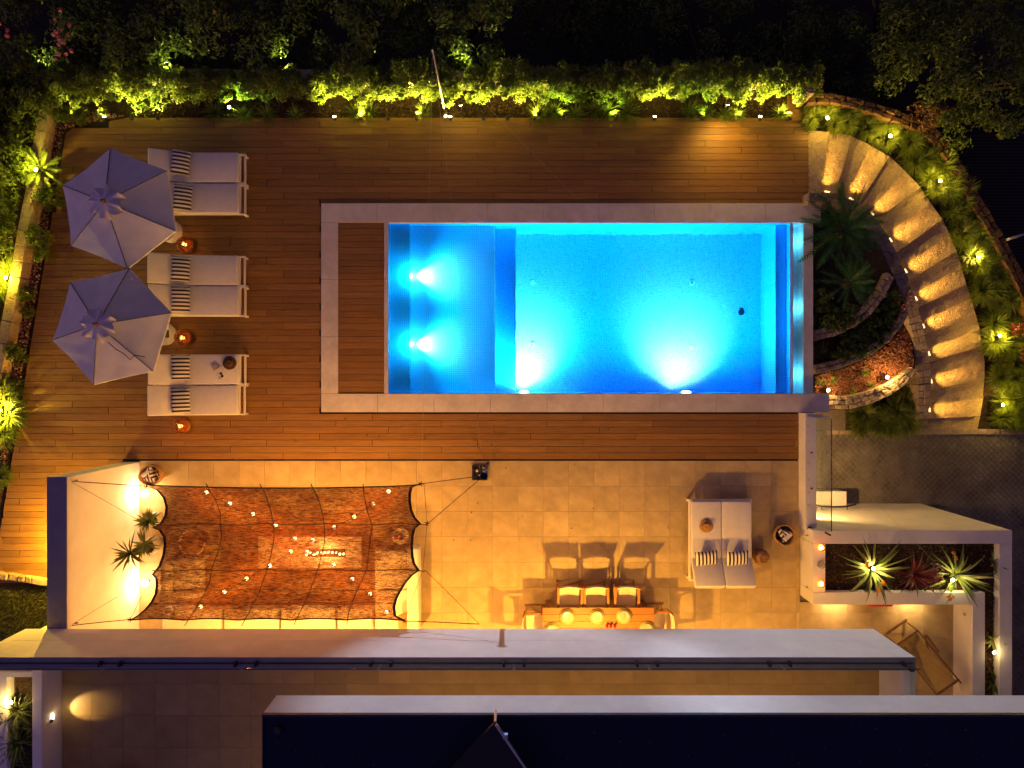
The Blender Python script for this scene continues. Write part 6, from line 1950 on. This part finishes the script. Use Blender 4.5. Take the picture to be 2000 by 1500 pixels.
# stair spots
for i, (px_, py_, k, lab) in enumerate([(1605, 240, 0, 'spotlight at the top of the stair by the deck corner'), (1726, 274, 3, 'second spotlight down the stair bank'), (1822, 360, 6, 'third spotlight down the stair bank'),
                                         (1896, 505, 11, 'fourth spotlight down the stair bank at the bend'), (1938, 657, 15, 'fifth spotlight down the stair bank'), (1944, 790, 19, 'lowest spotlight of the stair bank near the driveway')]):
    z = zs[k]; o_ = W(px_, py_, z); e_ = W(*EAST[min(k + 1, NS)], z)
    spotlight(lab, px_, py_, z, o_ + (e_ - o_) * .3 + Vector((0, .1, .9)), 37, (1, .66, .08), 135, rise=.30, kind='POINT')
# left bed
spotlight('spotlight lighting the small sago palm in the left bed', 112, 350, -.03, up(78, 322, .7), 52, (1, .86, .09), 150, True, rise=.75, kind='POINT')
spotlight('bright spotlight among the ferns at the left edge', 30, 546, -.03, up(8, 520, .6), 120, (1, .70, .06), 172, rise=.32, kind='POINT')
spotlight('spotlight in the ferns at the lower left edge', 16, 800, -.03, up(0, 815, .6), 170, (1, .70, .06), 172, rise=.32, kind='POINT')
spotlight('spotlight on the deck west of the white wall', 150, 1060, .0, W(235, 1040, .6), 620, (1, .56, .035), 170, rise=.45, kind='POINT')
# lowest curved bed
spotlight('spotlight beside the pool corner in the red chips', 1609, 762, B3, W(1625, 740, B3 + .3), 26, (1, .62, .2), 170, True, rise=.26, kind='POINT')
spotlight('bright spotlight in the middle of the red chips', 1722, 737, B3, W(1735, 722, B3 + .5), 55, (1, .60, .16), 172, rise=.28, kind='POINT')
# planter
spotlight('spotlight in the left lit plant of the planter', 1697, 1106, SZ, W(1715, 1118, SZ + .5), 17, (1, .76, .30), 150, True, rise=.2, kind='POINT')
spotlight('spotlight in the right lit plant of the planter', 1850, 1128, SZ, W(1870, 1118, SZ + .5), 14, (1, .76, .30), 150, rise=.2, kind='POINT')
spotlight('spotlight in the narrow arm of the planter', 1930, 1268, SZ, W(1939, 1262, SZ + .5), 5, (1, .66, .24), 165, True, rise=.2, kind='POINT')
spotlight('lamp in the terrace trough plant', 36, 1362, z_ - .2, W(30, 1345, z_ + .5), 15, (1, .60, .14), 160, rise=.2, kind='POINT')
# ================================================================== LOOSE BITS
leafmat('roof_grit', (0.03, 0.035, 0.05), (0.16, 0.17, 0.20), (0.5, 0.5, 0.52), 0.0, 0.9)
chips('roof_grit', [(530, 1402), (2100, 1402), (2100, 1560), (530, 1560)], RT + 0.004, 260, 0.022, 'roof_grit', 21, hs)
o = chips('fallen_leaves', [(150, 260), (1570, 240), (1570, 395), (620, 395), (620, 806), (1550, 806), (1550, 900), (230, 900), (140, 600)], 0.006, 110, 0.045, 'leaf_dry', 22)
props(o, 'few fallen dry leaves scattered over the deck boards', 'leaves')
o = chips('fallen_leaves', [(840, 905), (1550, 905), (1550, 1180), (840, 1180)], 0.006, 26, 0.04, 'leaf_dry', 23)
props(o, 'few fallen dry leaves scattered over the patio tiles', 'leaves')
for z_r, yy in ((RT + 0.003, -6.4), (RT + 0.003, -7.9)):
    obj('roof_seam', MB().box(xu + 0.05, 15.9, yy - 0.05, yy + 0.05, RT + 0.0005, z_r), 'roof_dark', hs)
